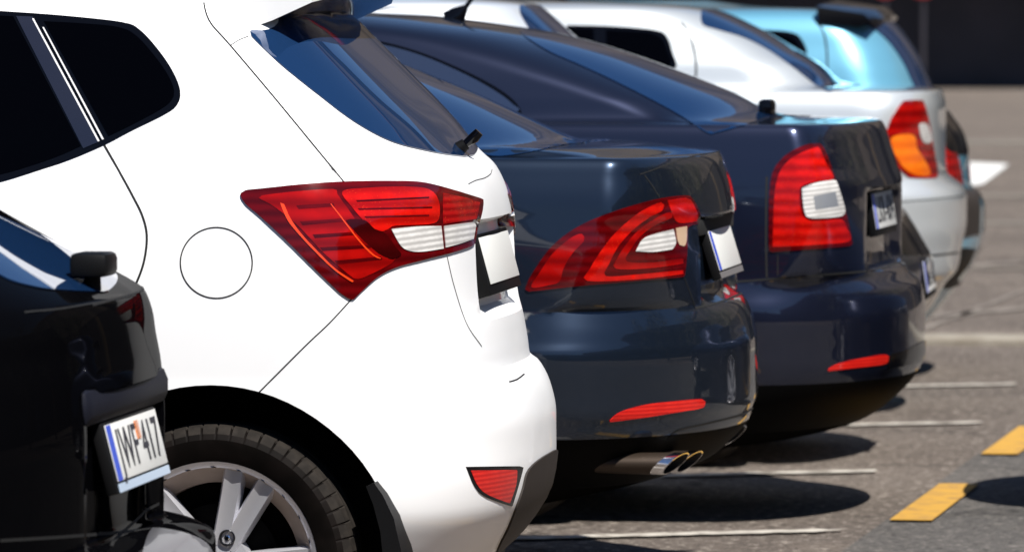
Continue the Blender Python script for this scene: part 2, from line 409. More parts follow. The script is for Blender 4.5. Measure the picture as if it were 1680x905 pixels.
        nmap = {v: n_ for v, n_ in top}
        for e in be:
            for v in e.verts:
                if v not in low: low[v] = bm.verts.new(v.co - nmap[v] * (off + skirt))
        for e in be:
            a_, b_ = e.verts
            try: bm.faces.new((a_, b_, low[b_], low[a_]))
            except ValueError: pass
        loose = [v for v in bm.verts if not v.link_faces]
        bmesh.ops.delete(bm, geom=loose, context='VERTS')
        # outward facing
        bmesh.ops.recalc_face_normals(bm, faces=bm.faces)
        dl = s.RI @ dirv
        av = sum((f.normal.dot(dl) * f.calc_area() for f in bm.faces))
        if av > 0: bmesh.ops.reverse_faces(bm, faces=bm.faces)
        o = obj(name, bm, m, parent or s.root, sharp)
        if label: o['label'] = label
        if mirror:
            mm = o.data.copy(); mm.transform(Matrix.Scale(-1, 4, (0, 1, 0))); mm.flip_normals()
            o2 = bpy.data.objects.new(name, mm); C.objects.link(o2)
            par = parent
            if parent is not None and parent.get('_mirror'): par = bpy.data.objects[parent['_mirror']]
            o2.parent = par or s.root
            if label: o2['label'] = label
            o['_mirror'] = o2.name
        return o
    def wide_patch(s, pts, name, m, dirv, off=0.002, **kw):
        """pts: the near half of an outline that is symmetrical about the car's middle, from middle to middle"""
        line = resample_open(pts, 7, True)
        P3 = [s.px(*p)[0] for p in line]
        P3 = [q for q in (s.RI @ (p - s.P) for p in P3) if q.y < -0.02]
        full = [s.RM @ q + s.P for q in P3 + [Vector((p.x, -p.y, p.z)) for p in P3[::-1]]]
        return s.patch3(full, s.RM @ dirv, name, m, off, stp=0.045, **kw)
def cr(p0, p1, p2, p3, t):
    return tuple(0.5 * (2 * p1[k] + (p2[k] - p0[k]) * t + (2 * p0[k] - 5 * p1[k] + 4 * p2[k] - p3[k]) * t * t + (3 * p1[k] - p0[k] - 3 * p2[k] + p3[k]) * t ** 3) for k in (0, 1))
def resample_closed(pts, step, smooth):
    n = len(pts); out = []
    for i in range(n):
        p0, p1, p2, p3 = pts[i - 1], pts[i], pts[(i + 1) % n], pts[(i + 2) % n]
        L = math.dist(p1, p2)
        if L < 1e-6: continue
        if p0 == p1: p0 = tuple(2 * p1[k] - p2[k] for k in (0, 1))
        if p2 == p3: p3 = tuple(2 * p2[k] - p1[k] for k in (0, 1))
        k = max(1, round(L / step))
        for j in range(k):
            t = j / k
            out.append(cr(p0, p1, p2, p3, t) if smooth else tuple(p1[q] + (p2[q] - p1[q]) * t for q in (0, 1)))
    return out
def resample_open(pts, step, smooth):
    out = []
    for i in range(len(pts) - 1):
        p1, p2 = pts[i], pts[i + 1]; L = math.dist(p1, p2)
        if L < 1e-6: continue
        p0 = pts[i - 1] if i and pts[i - 1] != p1 else tuple(2 * p1[k] - p2[k] for k in (0, 1))
        p3 = pts[i + 2] if i + 2 < len(pts) and pts[i + 2] != p2 else tuple(2 * p2[k] - p1[k] for k in (0, 1))
        k = max(1, round(L / step))
        for j in range(k):
            t = j / k; out.append(cr(p0, p1, p2, p3, t) if smooth else tuple(p1[q] + (p2[q] - p1[q]) * t for q in (0, 1)))
    out.append(pts[-1]); return out
def rows_px(Y0, spec, dy=0.15, yaw=0.0, pu=900):
    """contour of the middle of the car read at the plane just beyond its centre line"""
    pts = []; P = at_y(pu, 500, Y0); P.z = 0
    for r in spec:
        if r[0] == 'p': p = hit_plane(r[1], r[2], P, yaw, dy); pts.append([p.z, p.x] + list(r[3:]))
        else: pts.append([r[1], r[2]] + list(r[3:]))
    mx = max(pts[i][1] for i, r in enumerate(spec) if r[0] == 'p')
    out = []; zl = -1
    for i, p in enumerate(pts):
        if spec[i][0] == 'p': p[1] -= mx
        p[0] = max(p[0], zl + 0.0015); zl = p[0]; out.append(tuple(p))
    X = P + Vector((math.cos(yaw), math.sin(yaw), 0)) * mx
    return (X.x if not yaw else X), out

def wheel(car, x, z, r, rim, spokes='simple', side=-1, hw=0.86, width=0.205, phase=0.0):
    root = thing_part('wheel', car.root)
    root.location = (x, side * (hw - width / 2), z)
    if side > 0: root.rotation_euler = (0, 0, math.pi)
    h = width / 2; sc = r - rim
    b = bmesh.new()
    prof = [(h * .72, rim - .004), (h * .86, rim + .004), (h * .98, rim + sc * .35), (h, rim + sc * .6), (h * .93, r - .022), (h * .80, r - .006), (h * .5, r)]
    prof = [(-y, q) for y, q in prof]                      # outer side is -y
    full = prof[::1]
    inner = [(-h * .47, r), (-h * .46, r - .007), (-h * .38, r - .007), (-h * .37, r), (h * .1, r), (h * .11, r - .007), (h * .19, r - .007), (h * .2, r)]
    full = full + inner + [(-y, q) for y, q in prof[::-1]]
    fine = spokes == 'pair'; NS = 57 * 12 if fine else 96
    def mod(j, k):
        if 4 <= j <= 6: return -0.0042 if fine and (k % 12) == 0 else 0
        return 0
    bm_lathe(b, full, NS, mod); bmesh.ops.reverse_faces(b, faces=b.faces)
    bmesh.ops.recalc_face_normals(b, faces=b.faces)
    ty = obj('tyre', b, [M['sidewall'], M['rubber']], root, 30)
    for f in ty.data.polygons:
        if math.hypot(f.center.x, f.center.z) > r - 0.016: f.material_index = 1
    b = bmesh.new()
    bm_lathe(b, [(-h * .72, rim - .012), (-h * .80, rim - .006), (-h * .84, rim + .002), (-h * .78, rim + .004)], 120)
    bm_lathe(b, [(-h * .72, rim - .012), (-h * .60, rim - .020), (-h * .2, rim - .048), (h * .6, rim - .052), (h * .8, rim)], 96)
    bmesh.ops.remove_doubles(b, verts=b.verts, dist=1e-5)
    rm = obj('rim', b, [M['alloy'], M['alloy_dark']], root, 30)
    for f in rm.data.polygons:
        if f.center.y > -h * .70: f.material_index = 1
    b = bmesh.new()
    ns = 5
    for i in range(ns):
        base = phase + i * 2 * math.pi / ns
        for sg in (-1, 1):
            secs = []
            for k in range(9):
                q = k / 8; rad = 0.045 + q * (rim - 0.012 - 0.045)
                # spokes of a pair start together at the bolt and spread to the rim
                ang = base + sg * (R_(10.2) if fine else R_(13))
                wd = (0.0195 + 0.003 * q) if fine else 0.017
                dep = -h * .60 - 0.010 * math.sin(q * math.pi * .9) * -1
                c = Vector((math.cos(ang) * rad, 0, math.sin(ang) * rad)); tn = Vector((-math.sin(ang), 0, math.cos(ang)))
                yf = -h * (.50 + .22 * q ** 1.5); th = 0.035
                ring = [c - tn * wd * 1.15 + Vector((0, yf + th, 0)), c - tn * wd * 1.08 + Vector((0, yf + .010, 0)), c - tn * wd * .86 + Vector((0, yf, 0)),
                        c + Vector((0, yf + .003, 0)), c + tn * wd * .86 + Vector((0, yf, 0)), c + tn * wd * 1.08 + Vector((0, yf + .010, 0)), c + tn * wd * 1.15 + Vector((0, yf + th, 0))]
                secs.append([b.verts.new(p) for p in ring])
            for A, B in zip(secs, secs[1:]):
                for k in range(7): b.faces.new((A[k], A[(k + 1) % 7], B[(k + 1) % 7], B[k]))
            b.faces.new(secs[0][::-1]); b.faces.new(secs[-1])
    bm_lathe(b, [(-h * .50, .001), (-h * .50, .030), (-h * .47, .050), (-h * .46, .074), (-h * .1, .078)], 48)
    bmesh.ops.recalc_face_normals(b, faces=b.faces)
    obj('spokes', b, M['alloy'], root, 28)
    b = bmesh.new(); bm_lathe(b, [(-h * .56, .0005), (-h * .56, .024), (-h * .50, .029)], 32); bmesh.ops.recalc_face_normals(b, faces=b.faces)
    obj('hub_cap', b, M['chrome'], root, 30)
    b = bmesh.new(); bm_lathe(b, [(0.0, .001), (0.0, .135), (0.02, .137)], 48); bm_lathe(b, [(h * .35, .001), (h * .35, rim - .035)], 48)
    obj('brake_disc', b, M['well'], root, 30)
    for i in range(5):
        a = phase + i * 2 * math.pi / 5
        cx, cz = math.cos(a) * .0675, math.sin(a) * .0675
        b = bmesh.new(); bm_lathe(b, [(-h * .50 - .003, .0185), (-h * .50 - .006, .0165), (-h * .48, .013), (-h * .44, .0005)], 24)
        for v in b.verts: v.co += Vector((cx, 0, cz))
        bmesh.ops.recalc_face_normals(b, faces=b.faces)
        lug = obj('bolt_recess', b, M['gloss_black'], root, 30)
        b = bmesh.new(); bm_lathe(b, [(-h * .50 - .003, .0005), (-h * .50 - .003, .0045), (-h * .50 - .001, .0075), (-h * .44, .0085)], 6)
        for v in b.verts: v.co += Vector((cx, 0, cz))
        bmesh.ops.recalc_face_normals(b, faces=b.faces)
        obj('wheel_bolt', b, M['chrome'], root, 30)
    return root
def thing_part(name, parent):
    o = bpy.data.objects.new(name, None); C.objects.link(o); o.parent = parent; o.empty_display_size = .1; return o

def add_wheels(car, xr, base, z, r, rim, hw, style='simple', phase=0.3, arch_r=None):
    for x in (xr, xr - base):
        for sg in (-1, 1): wheel(car, x, z, r, rim, style, sg, hw, phase=phase)
        car.arches.append((x, z, arch_r or r + 0.055, 0.34, 0.99))

def plate(car, x, y0, z, tilt, text=None, blue=True, big=0.0, shade=True, mark=None, strip=None):
    """number plate facing +x, its near end is the left end as seen from behind the car"""
    M4 = Matrix.Translation((x, y0, z)) @ Matrix.Rotation(-R_(tilt), 4, 'Y')
    b = bmesh.new(); bm_box(b, -.022 - big, 0.0, -.275 - big, .275 + big * .6, -.075 - big * .4, .063 + big * .3, .003, M4)
    fr = obj('plate_holder', b, M['plastic'], car.root, 30)
    b = bmesh.new(); bm_box(b, 0.0015, .004, -.26, .26, -.053, .057, .0008, M4)
    pl = obj('number_plate', b, M['plate_white'], fr, 30)
    if blue:
        b = bmesh.new(); bm_box(b, .0035, .0052, -.259, -.218, -.052, .056, 0, M4); obj('country_band', b, M['plate_blue'], pl)
    if strip:
        b = bmesh.new(); bm_box(b, 0.001, .004, -.262, .262, -.0745, -.0575, .0008, M4); obj('holder_strip', b, strip, fr)
    if text:
        cu = bpy.data.curves.new('plate_text', 'FONT'); cu.body = text; cu.size = .115; cu.align_x = 'CENTER'; cu.align_y = 'CENTER'; cu.extrude = .0006; cu.space_character = 1.05
        t = bpy.data.objects.new('plate_text', cu); C.objects.link(t)
        dg = bpy.context.evaluated_depsgraph_get(); me = bpy.data.meshes.new_from_object(t.evaluated_get(dg)); bpy.data.objects.remove(t)
        R3 = Matrix(((0, 0, 1, .0052), (1, 0, 0, .02), (0, 1, 0, 0.0), (0, 0, 0, 1)))
        me.transform(M4 @ R3); me.materials.clear(); obj('plate_letters', me, M['ink'], pl)
    if mark:
        b = bmesh.new(); bm_box(b, .0045, .0058, mark - .018, mark + .018, .012, .048, 0, M4); obj('registration_sticker', b, M['amber'], pl)
    return fr

def exhaust(car, x, y, z, rx=.046, rz=.030, rot=0.0):
    b = bmesh.new(); n = 28; prof = [(-.26, .80), (-.03, 1.0), (0, .98), (0.001, .88), (-.05, .85)]
    rings = []
    for q, s_ in prof:
        rings.append([b.verts.new((x + q + (1.0 * rz * math.sin(k / n * 2 * math.pi) + .36 * rx * math.cos(k / n * 2 * math.pi)) * s_ * (q > -.1), y + rx * s_ * math.cos(k / n * 2 * math.pi), z + rz * s_ * math.sin(k / n * 2 * math.pi))) for k in range(n)])
    for A, B in zip(rings, rings[1:]):
        for k in range(n): b.faces.new((A[k], A[(k + 1) % n], B[(k + 1) % n], B[k]))
    b.faces.new(rings[-1]); bmesh.ops.recalc_face_normals(b, faces=b.faces)
    for f in b.faces:
        if all(v in rings[-1] or v in rings[-2] for v in f.verts): f.material_index = 1
        elif all(v in rings[2] or v in rings[3] or v in rings[1] for v in f.verts): f.material_index = 2
    return obj('exhaust_tip', b, [M['exhaust_steel'], M['gap'], M['chrome']], car.root, 40)

def box_part(car, name, m, x0, x1, y0, y1, z0, z1, bev=.008, tilt=0, parent=None, at=None, sharp=35):
    b = bmesh.new(); M4 = None
    if tilt: c = Vector(((x0 + x1) / 2, (y0 + y1) / 2, (z0 + z1) / 2)); M4 = Matrix.Translation(c) @ Matrix.Rotation(R_(tilt), 4, 'Y') @ Matrix.Translation(-c)
    bm_box(b, x0, x1, y0, y1, z0, z1, bev, M4); return obj(name, b, m, parent or car.root, sharp)

def local(car, u, v, dy): return tuple(hit_plane(u, v, car.P, car.yaw, dy))
# =================================================================== white hatchback
Y = 14.4
X0, rw = rows_px(Y, [
    ('z', .17, -.32, .78, .30, 2.6, -3.85), ('p', 830, 895, .83, .40, 2.5, -3.98), ('p', 880, 840, .86, .44, 2.4, -4.02), ('p', 905, 790, .880, .46, 2.4, -4.05),
    ('p', 912, 735, .888, .48, 2.4, -4.06), ('p', 912, 680, .892, .50, 2.4, -4.05), ('p', 905, 640, .893, .50, 2.4, -4.0), ('p', 880, 596, .892, .46, 2.5, -3.98),
    ('p', 866, 586, .891, .44, 2.5, -3.96), ('p', 862, 560, .890, .43, 2.5, -3.92), ('p', 855, 520, .888, .43, 2.5, -3.86), ('p', 845, 480, .885, .42, 2.5, -3.75),
    ('p', 836, 350, .862, .42, 2.5, -3.15), ('p', 830, 318, .850, .42, 2.5, -3.02), ('p', 820, 290, .836, .42, 2.5, -2.95), ('p', 805, 268, .822, .42, 2.6, -2.90), ('p', 785, 256, .812, .39, 3.0, -2.86),
    ('p', 720, 188, .782, .36, 3.6, -2.75), ('p', 660, 128, .750, .33, 3.8, -2.62), ('p', 600, 68, .716, .31, 3.9, -2.48), ('p', 545, 18, .680, .30, 4.0, -2.35),
    ('z', 1.585, -.66, .62, .3, 3, -2.25), ('z', 1.605, -.85, .45, .3, 3, -2.0), ('z', 1.612, -1.1, .2, .15, 2.6, -1.75), ('z', 1.614, -1.2, .01, .01, 2, -1.6)])
wh = Car('white_hatchback', 'glossy white hatchback with large swept red tail lamp and silver alloy wheel', 'car', X0, Y, rw,
         [M['white_paint']], recess=[(.865, 1.055, .30, .032, .02, .05)])
wh.root['group'] = 'cars parked in a row'
# side glass, pillar strips, chrome
sw = wh.patch([(-60, 14), (0, 19), (100, 26), (200, 37), (230, 50), (262, 85), (285, 120), (296, 150), (291, 172), (270, 188), (215, 215), (171, 238), (110, 264), (50, 284), (0, 299), (-60, 312)], 'window_frame', M['gloss_black'], .0022, step=8)
sg = wh.patch([(72, 36), (72, 36), (130, 39), (192, 45), (222, 58), (252, 90), (276, 124), (286, 150), (281, 166), (262, 181), (215, 206), (178, 224), (178, 224)], 'side_window', M['side_glass'], .004, parent=sw, step=8, sharp=30)
wh.patch([(-60, 24), (0, 27), (22, 28), (22, 28), (133, 240), (133, 240), (100, 255), (50, 273), (0, 287), (-60, 300)], 'side_window', M['side_glass'], .004, parent=sw, step=8)
wh.patch([(27, 28), (27, 28), (54, 29), (54, 29), (163, 233), (163, 233), (137, 244), (137, 244)], 'pillar_trim', mat('pillar_trim', (.010, .011, .022), .25, 0, 1), .006, parent=sw, step=8)
wh.patch([(53, 32), (53, 32), (56, 32), (56, 32), (164, 232), (164, 232), (161, 233), (161, 233)], 'chrome_strip', M['bright_trim'], .0075, parent=sw, step=8)
wh.patch([(70, 46), (70, 46), (72.5, 46), (72.5, 46), (171, 229), (171, 229), (168, 230), (168, 230)], 'chrome_strip', M['bright_trim'], .0075, parent=sw, step=8)
# seams
wh.seam([(171, 238), (195, 280), (218, 322), (234, 355), (241, 388), (236, 430), (222, 468), (205, 500), (180, 560), (160, 640)], .005)
wh.seam([(333, -20), (334, 0), (337, 18), (347, 40), (378, 75), (450, 160), (520, 245), (567, 302)], .0035)
wh.seam([(378, 75), (392, 66), (407, 60)], .002)
wh.seam([(577, 490), (540, 530), (500, 568), (425, 643)], .003)
wh.seam([(733, 420), (745, 470), (765, 530), (790, 568)], .0025)
wh.seam([(835, 626), (848, 622), (860, 613)], .0035, mirror=False)
wh.seam([(768, 302), (780, 296), (795, 292), (805, 285), (807, 278)], .0018, mirror=False)
import itertools
fc = [(355 + 59 * math.cos(a / 18 * math.pi), 431 + 58 * math.sin(a / 18 * math.pi)) for a in range(37)]
wh.seam(fc, .003, mirror=False)
# tailgate glass
gl = wh.wide_patch([(410, 52), (412, 60), (440, 88), (470, 115), (520, 155), (580, 200), (640, 232), (700, 248), (740, 255), (785, 260)], 'rear_window', M['glass'], Vector((-1, 0, -.9)), .003, sharp=30)
# tail lamp
LP = [(395, 322), (395, 318), (403, 313), (430, 310), (500, 303), (565, 299), (640, 298), (690, 300), (740, 312), (786, 326), (790, 328), (789, 345), (780, 380), (776, 400), (770, 404), (740, 414), (690, 427), (650, 438), (620, 453), (595, 475), (579, 491), (575, 491), (560, 483), (520, 445), (470, 395), (430, 358), (403, 335)]
tl = wh.patch(LP, 'tail_lamp', M['lens_dark'], .008, step=7, skirt=.006)
wh.patch([(425, 326), (430, 322), (480, 316), (545, 312), (552, 320), (575, 352), (600, 388), (635, 425), (646, 424), (640, 432), (610, 448), (585, 458), (570, 450), (530, 415), (490, 372), (450, 340)], 'lamp_segment', M['lens_red'], .0105, parent=tl, step=7)
wh.patch([(460, 334), (466, 336), (477, 360), (496, 386), (519, 411), (549, 441), (578, 461), (576, 463), (547, 443), (516, 413), (492, 387), (472, 362)], 'light_guide', M['lens_edge'], .012, parent=tl, step=6)
wh.patch([(541, 336), (542, 335.5), (562, 361), (590, 397), (611, 418), (622, 423.5), (621, 424.5), (609, 419.5), (588, 398), (560.5, 362)], 'light_guide', M['lens_edge'], .012, parent=tl, step=6)
wh.patch([(566, 362), (572, 360), (596, 362), (612, 376), (630, 384), (648, 408), (655, 418), (640, 424), (622, 418), (600, 400), (580, 380)], 'lamp_segment', M['lens_reflection'], .012, parent=tl, step=6)  # dark reflection on the lens painted as a patch, no segment of its own
for x0, y0, x1, y1 in ((486, 338, 546, 335), (492, 364, 562, 359), (512, 385, 580, 381), (524, 406, 604, 402), (548, 428, 622, 421)):
    wh.patch([(x0, y0), (x0, y0), (x1, y1), (x1, y1), (x1 + 2, y1 + 5), (x1 + 2, y1 + 5), (x0 + 4, y0 + 6), (x0 + 4, y0 + 6)], 'lamp_rib', M['lens_dark'], .0115, parent=tl, step=8)
for x0, y0, x1, y1 in ((582, 330, 700, 324), (585, 343, 705, 340), (596, 356, 700, 353)):
    wh.patch([(x0, y0), (x0, y0), (x1, y1), (x1, y1), (x1, y1 + 2.4), (x1, y1 + 2.4), (x0 + 2, y0 + 2.4), (x0 + 2, y0 + 2.4)], 'lamp_rib', M['lens_dark'], .0125, parent=tl, step=8)
wh.patch([(560, 316), (600, 310), (660, 308), (700, 312), (716, 330), (716, 360), (700, 368), (655, 370), (640, 372), (625, 380), (600, 368), (575, 340)], 'lamp_segment', M['lens_bright'], .0105, parent=tl, step=7)
wh.patch([(724, 318), (724, 318), (760, 325), (784, 333), (784, 333), (778, 360), (778, 360), (750, 364), (724, 368), (724, 368)], 'lamp_segment', M['lens_dots'], .0105, parent=tl, step=7)
wh.patch([(640, 378), (640, 376), (680, 372), (720, 371), (720, 371), (724, 408), (724, 408), (690, 413), (670, 412), (655, 404)], 'reversing_light', M['lens_clear'], .0115, parent=tl, step=6)
wh.patch([(725, 371), (725, 371), (760, 366), (778, 364), (778, 364), (773, 392), (773, 392), (750, 400), (728, 406), (728, 406)], 'reversing_light', M['lens_clear'], .0115, parent=tl, step=6)
# bumper reflector, lower cladding
wh.patch([(764, 765), (764, 765), (852, 764), (858, 766), (840, 829), (836, 829), (795, 814), (778, 797)], 'reflector_recess', M['gloss_black'], .0015, step=6)
wh.patch([(771, 771), (771, 771), (846, 770), (847, 772), (845, 795), (835, 824), (833, 824), (798, 810), (782, 795)], 'reflector', M['reflector'], .004, step=6)
pts = [(914, 732), (912, 736), (890, 748), (872, 762), (862, 776), (856, 800), (845, 832), (832, 865), (818, 893), (806, 925), (800, 950)]
low = wh.wide_patch([(930, 733)] + pts + [(830, 952), (860, 952)], 'lower_bumper', M['grey_plastic'], Vector((-1, 0, .12)), .005, sharp=40)
add_wheels(wh, local(wh, 349, 934, -.86)[0], 2.6, .316, .318, .232, .868, 'pair', phase=R_(68), arch_r=.405)
wh.finish()
# mud flap behind the rear wheel, valve
for sg_ in (-1, 1):
    b = bmesh.new()
    prof = [(-.300, .500), (-.282, .508), (-.262, .480), (-.238, .430), (-.222, .360), (-.214, .270), (-.212, .16), (-.262, .16), (-.258, .30), (-.268, .40), (-.284, .46)]
    lo = [b.verts.new((x, sg_ * .60, z)) for x, z in prof]; hi = [b.verts.new((x, sg_ * .872, z)) for x, z in prof]
    b.faces.new(lo); b.faces.new(hi[::-1])
    for i in range(len(prof)): j = (i + 1) % len(prof); b.faces.new((lo[i], hi[i], hi[j], lo[j]))
    bmesh.ops.recalc_face_normals(b, faces=b.faces); obj('mud_flap', b, M['plastic'], wh.root, 30)
q_ = local(wh, 834, 416, .265)
plate(wh, q_[0] + .010, 0.0, q_[2], 15, blue=False, big=.008)
box_part(wh, 'recess_shade', M['gap'], q_[0] - .09, q_[0] - .032, -.30, .32, 1.0, 1.050, .004)  # dark box painting the shaded hollow above the plate
# wiper
b = bmesh.new(); bm_tube(b, [(-.195, -.02, 1.235), (-.172, -.02, 1.252), (-.160, -.02, 1.265)], [.009, .0135, .0115], 12)
wp = obj('rear_wiper', b, M['gloss_black'], wh.root, 40)
b = bmesh.new(); bm_tube(b, [(-.212, -.02, 1.222), (-.192, -.02, 1.237)], [.018, .014], 16); obj('wiper_base', b, M['plastic'], wp, 40)
# spoiler over the glass
def spoiler(car, prof, y1, m, name='roof_spoiler', parent=None, drop=.03):
    b = bmesh.new(); n = 18; rings = []
    for i in range(n + 1):
        y = -y1 + 2 * y1 * i / n; q = abs(y / y1)
        cx = -.05 * q ** 2.5; cz = -drop * q ** 2
        rings.append([b.verts.new((x + cx, y, z + cz)) for x, z in prof])
    k = len(prof)
    for A, B in zip(rings, rings[1:]):
        for i in range(k): j = (i + 1) % k; b.faces.new((A[i], A[j], B[j], B[i]))
    b.faces.new(rings[0][::-1]); b.faces.new(rings[-1]); bmesh.ops.recalc_face_normals(b, faces=b.faces)
    return obj(name, b, m, parent or car.root, 40)
A_, B_, C_ = local(wh, 405, 62, -.60), local(wh, 470, 34, -.60), local(wh, 528, 8, -.60)
so = spoiler(wh, [(-.85, 1.62), (C_[0] - .02, C_[2] + .075), (C_[0] + .03, C_[2] + .055), (C_[0] + .03, C_[2] + .035), (B_[0] + .02, B_[2] + .03), (A_[0], A_[2] + .03), (-.85, 1.50)], .62, [M['white_paint'], M['gloss_black']])
for f in so.data.polygons:
    if f.normal.z < -.35 and abs(f.normal.y) < .6: f.material_index = 1  # underside blackened, its shade put into the colour

# =================================================================== slate saloon
Y = 16.9
X0, rw = rows_px(Y, [
    ('z', .17, -.75, .58, .30, 2.6, -4.1), ('p', 1165, 748, .76, .34, 2.5, -4.4), ('p', 1200, 720, .83, .36, 2.4, -4.45), ('p', 1232, 680, .890, .38, 2.4, -4.48), ('p', 1236, 665, .896, .38, 2.4, -4.48), ('p', 1242, 650, .902, .38, 2.4, -4.48), ('p', 1243, 630, .905, .38, 2.4, -4.48),
    ('p', 1243, 568, .909, .38, 2.5, -4.45), ('p', 1242, 552, .909, .38, 2.5, -4.45), ('p', 1239, 540, .900, .37, 2.5, -4.44), ('p', 1231, 510, .884, .36, 2.5, -4.42), ('p', 1219, 488, .874, .36, 2.6, -4.40), ('p', 1216, 482, .872, .30, 2.6, -4.40), ('p', 1214, 465, .872, .26, 2.6, -4.38),
    ('p', 1209, 400, .862, .20, 2.6, -4.2), ('p', 1204, 349, .848, .17, 2.6, -3.9), ('p', 1204, 343, .846, .16, 2.6, -3.85), ('p', 1201, 320, .840, .15, 2.6, -3.75), ('p', 1191, 280, .818, .14, 2.7, -3.5), ('p', 1178, 253, .796, .12, 2.8, -3.3),
    ('p', 1174, 250, .788, .12, 2.8, -3.28), ('p', 1168, 249, .780, .12, 2.8, -3.27), ('p', 1140, 247, .765, .13, 3.0, -3.2), ('p', 1040, 236, .750, .16, 3.0, -3.05), ('p', 950, 233, .730, .20, 3.0, -3.0), ('p', 940, 230, .724, .24, 3.0, -2.98),
    ('p', 860, 195, .70, .30, 3.0, -2.9), ('p', 780, 158, .672, .34, 3.0, -2.8), ('p', 700, 125, .640, .38, 3.0, -2.65), ('p', 630, 98, .61, .42, 3.0, -2.5), ('p', 550, 75, .57, .45, 3.0, -2.35),
    ('z', 1.475, -1.5, .48, .4, 3, -2.2), ('z', 1.492, -1.75, .3, .3, 3, -2.05), ('z', 1.498, -1.88, .01, .01, 2, -1.95)], dy=.08, yaw=R_(-1.2), pu=1240)
sb = Car('slate_saloon', 'dark slate blue saloon with pointed red tail lamp and twin chrome exhaust tips', 'car', X0.x, X0.y, rw, [M['slate_paint']], yaw=R_(-1.2),
         recess=[(.80, .990, .35, .040, .04, .08)], bow=.10, group='cars parked in a row')
sb.wide_patch([(520, 100), (560, 122), (640, 165), (720, 215), (770, 242), (810, 257), (870, 250), (925, 238), (948, 236)], 'rear_window', M['glass'], Vector((-1, 0, -1.6)), .003, sharp=30)
LP = [(862, 475), (866, 462), (880, 438), (905, 405), (940, 377), (985, 355), (1040, 336), (1085, 325), (1122, 321), (1132, 324), (1142, 340), (1150, 362), (1148, 367), (1128, 372), (1126, 400), (1124, 430), (1121, 452), (1118, 454), (1060, 459), (960, 468), (868, 478)]
tl = sb.patch(LP, 'tail_lamp', M['lens_dark'], .007, step=6)
sb.patch([(872, 471), (885, 448), (908, 415), (938, 390), (955, 384), (958, 396), (940, 415), (925, 440), (918, 462), (900, 468)], 'lamp_segment', M['lens_red'], .0095, parent=tl, step=6)
sb.patch([(962, 460), (968, 440), (985, 412), (1010, 380), (1045, 350), (1082, 332), (1084, 345), (1060, 358), (1035, 378), (1012, 405), (998, 432), (992, 452), (1040, 450), (1118, 443), (1118, 449), (1040, 458)], 'lamp_segment', M['lens_bright'], .0095, parent=tl, step=6)
sb.patch([(1008, 440), (1012, 422), (1030, 395), (1052, 372), (1085, 352), (1100, 348), (1100, 356), (1075, 368), (1050, 386), (1032, 410), (1026, 428), (1070, 430), (1118, 424), (1118, 432), (1060, 440)], 'lamp_segment', M['lens_red'], .0095, parent=tl, step=6)
sb.patch([(1092, 329), (1092, 329), (1122, 325), (1130, 328), (1139, 344), (1146, 362), (1146, 362), (1118, 366), (1106, 362), (1098, 345)], 'lamp_segment', M['lens_bright'], .0095, parent=tl, step=6)
sb.patch([(1041, 412), (1041, 412), (1052, 393), (1070, 384), (1102, 376), (1102, 376), (1106, 398), (1100, 409), (1100, 409), (1070, 413)], 'reversing_light', M['lens_clear'], .0105, parent=tl, step=5)
sb.patch([(1106, 374), (1106, 374), (1124, 371), (1124, 371), (1123, 396), (1119, 404), (1112, 402), (1109, 396)], 'reversing_light', mat('lens_amber_clear', (.62, .42, .27), .2, 0, 1), .0105, parent=tl, step=5)
sb.seam([(1057, 287), (1070, 305), (1082, 324)], .004)
sb.seam([(1050, 286), (1090, 272), (1130, 258), (1172, 250)], .003, mirror=True)
sb.seam([(1140, 505), (1165, 500), (1190, 492), (1212, 483)], .006, mirror=True)
sb.seam([(1122, 455), (1132, 480), (1140, 503)], .003)
sb.seam([(1020, 290), (930, 330)], .0001, mirror=False)
sb.patch([(1000, 691), (1000, 689), (1018, 675), (1060, 663), (1110, 657), (1150, 654), (1156, 658), (1155, 665), (1145, 670), (1100, 677), (1050, 685)], 'reflector', M['reflector'], .004, step=5)
sb.seam([(1092, 728), (1102, 712), (1120, 703), (1160, 694), (1215, 680), (1236, 668)], .006)
add_wheels(sb, -1.30, 2.75, .33, .33, .22, .88)
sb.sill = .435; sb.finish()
for u_, v_, yy in ((1108, 760, -.66), (1131, 757, -.53)):
    q_ = local(sb, u_, v_, yy)
    exhaust(sb, q_[0], yy, q_[2]); exhaust(sb, q_[0], -yy, q_[2])
q_ = local(sb, 1202, 402, .265)
plate(sb, q_[0] + .006, 0.0, q_[2], 17, strip=mat('strip_grey', (.16, .15, .15), .5))
box_part(sb, 'recess_shade', M['gap'], q_[0] - .09, q_[0] - .010, -.40, .38, .950, .993, .004)  # dark box stands in for the shade under the boot lip

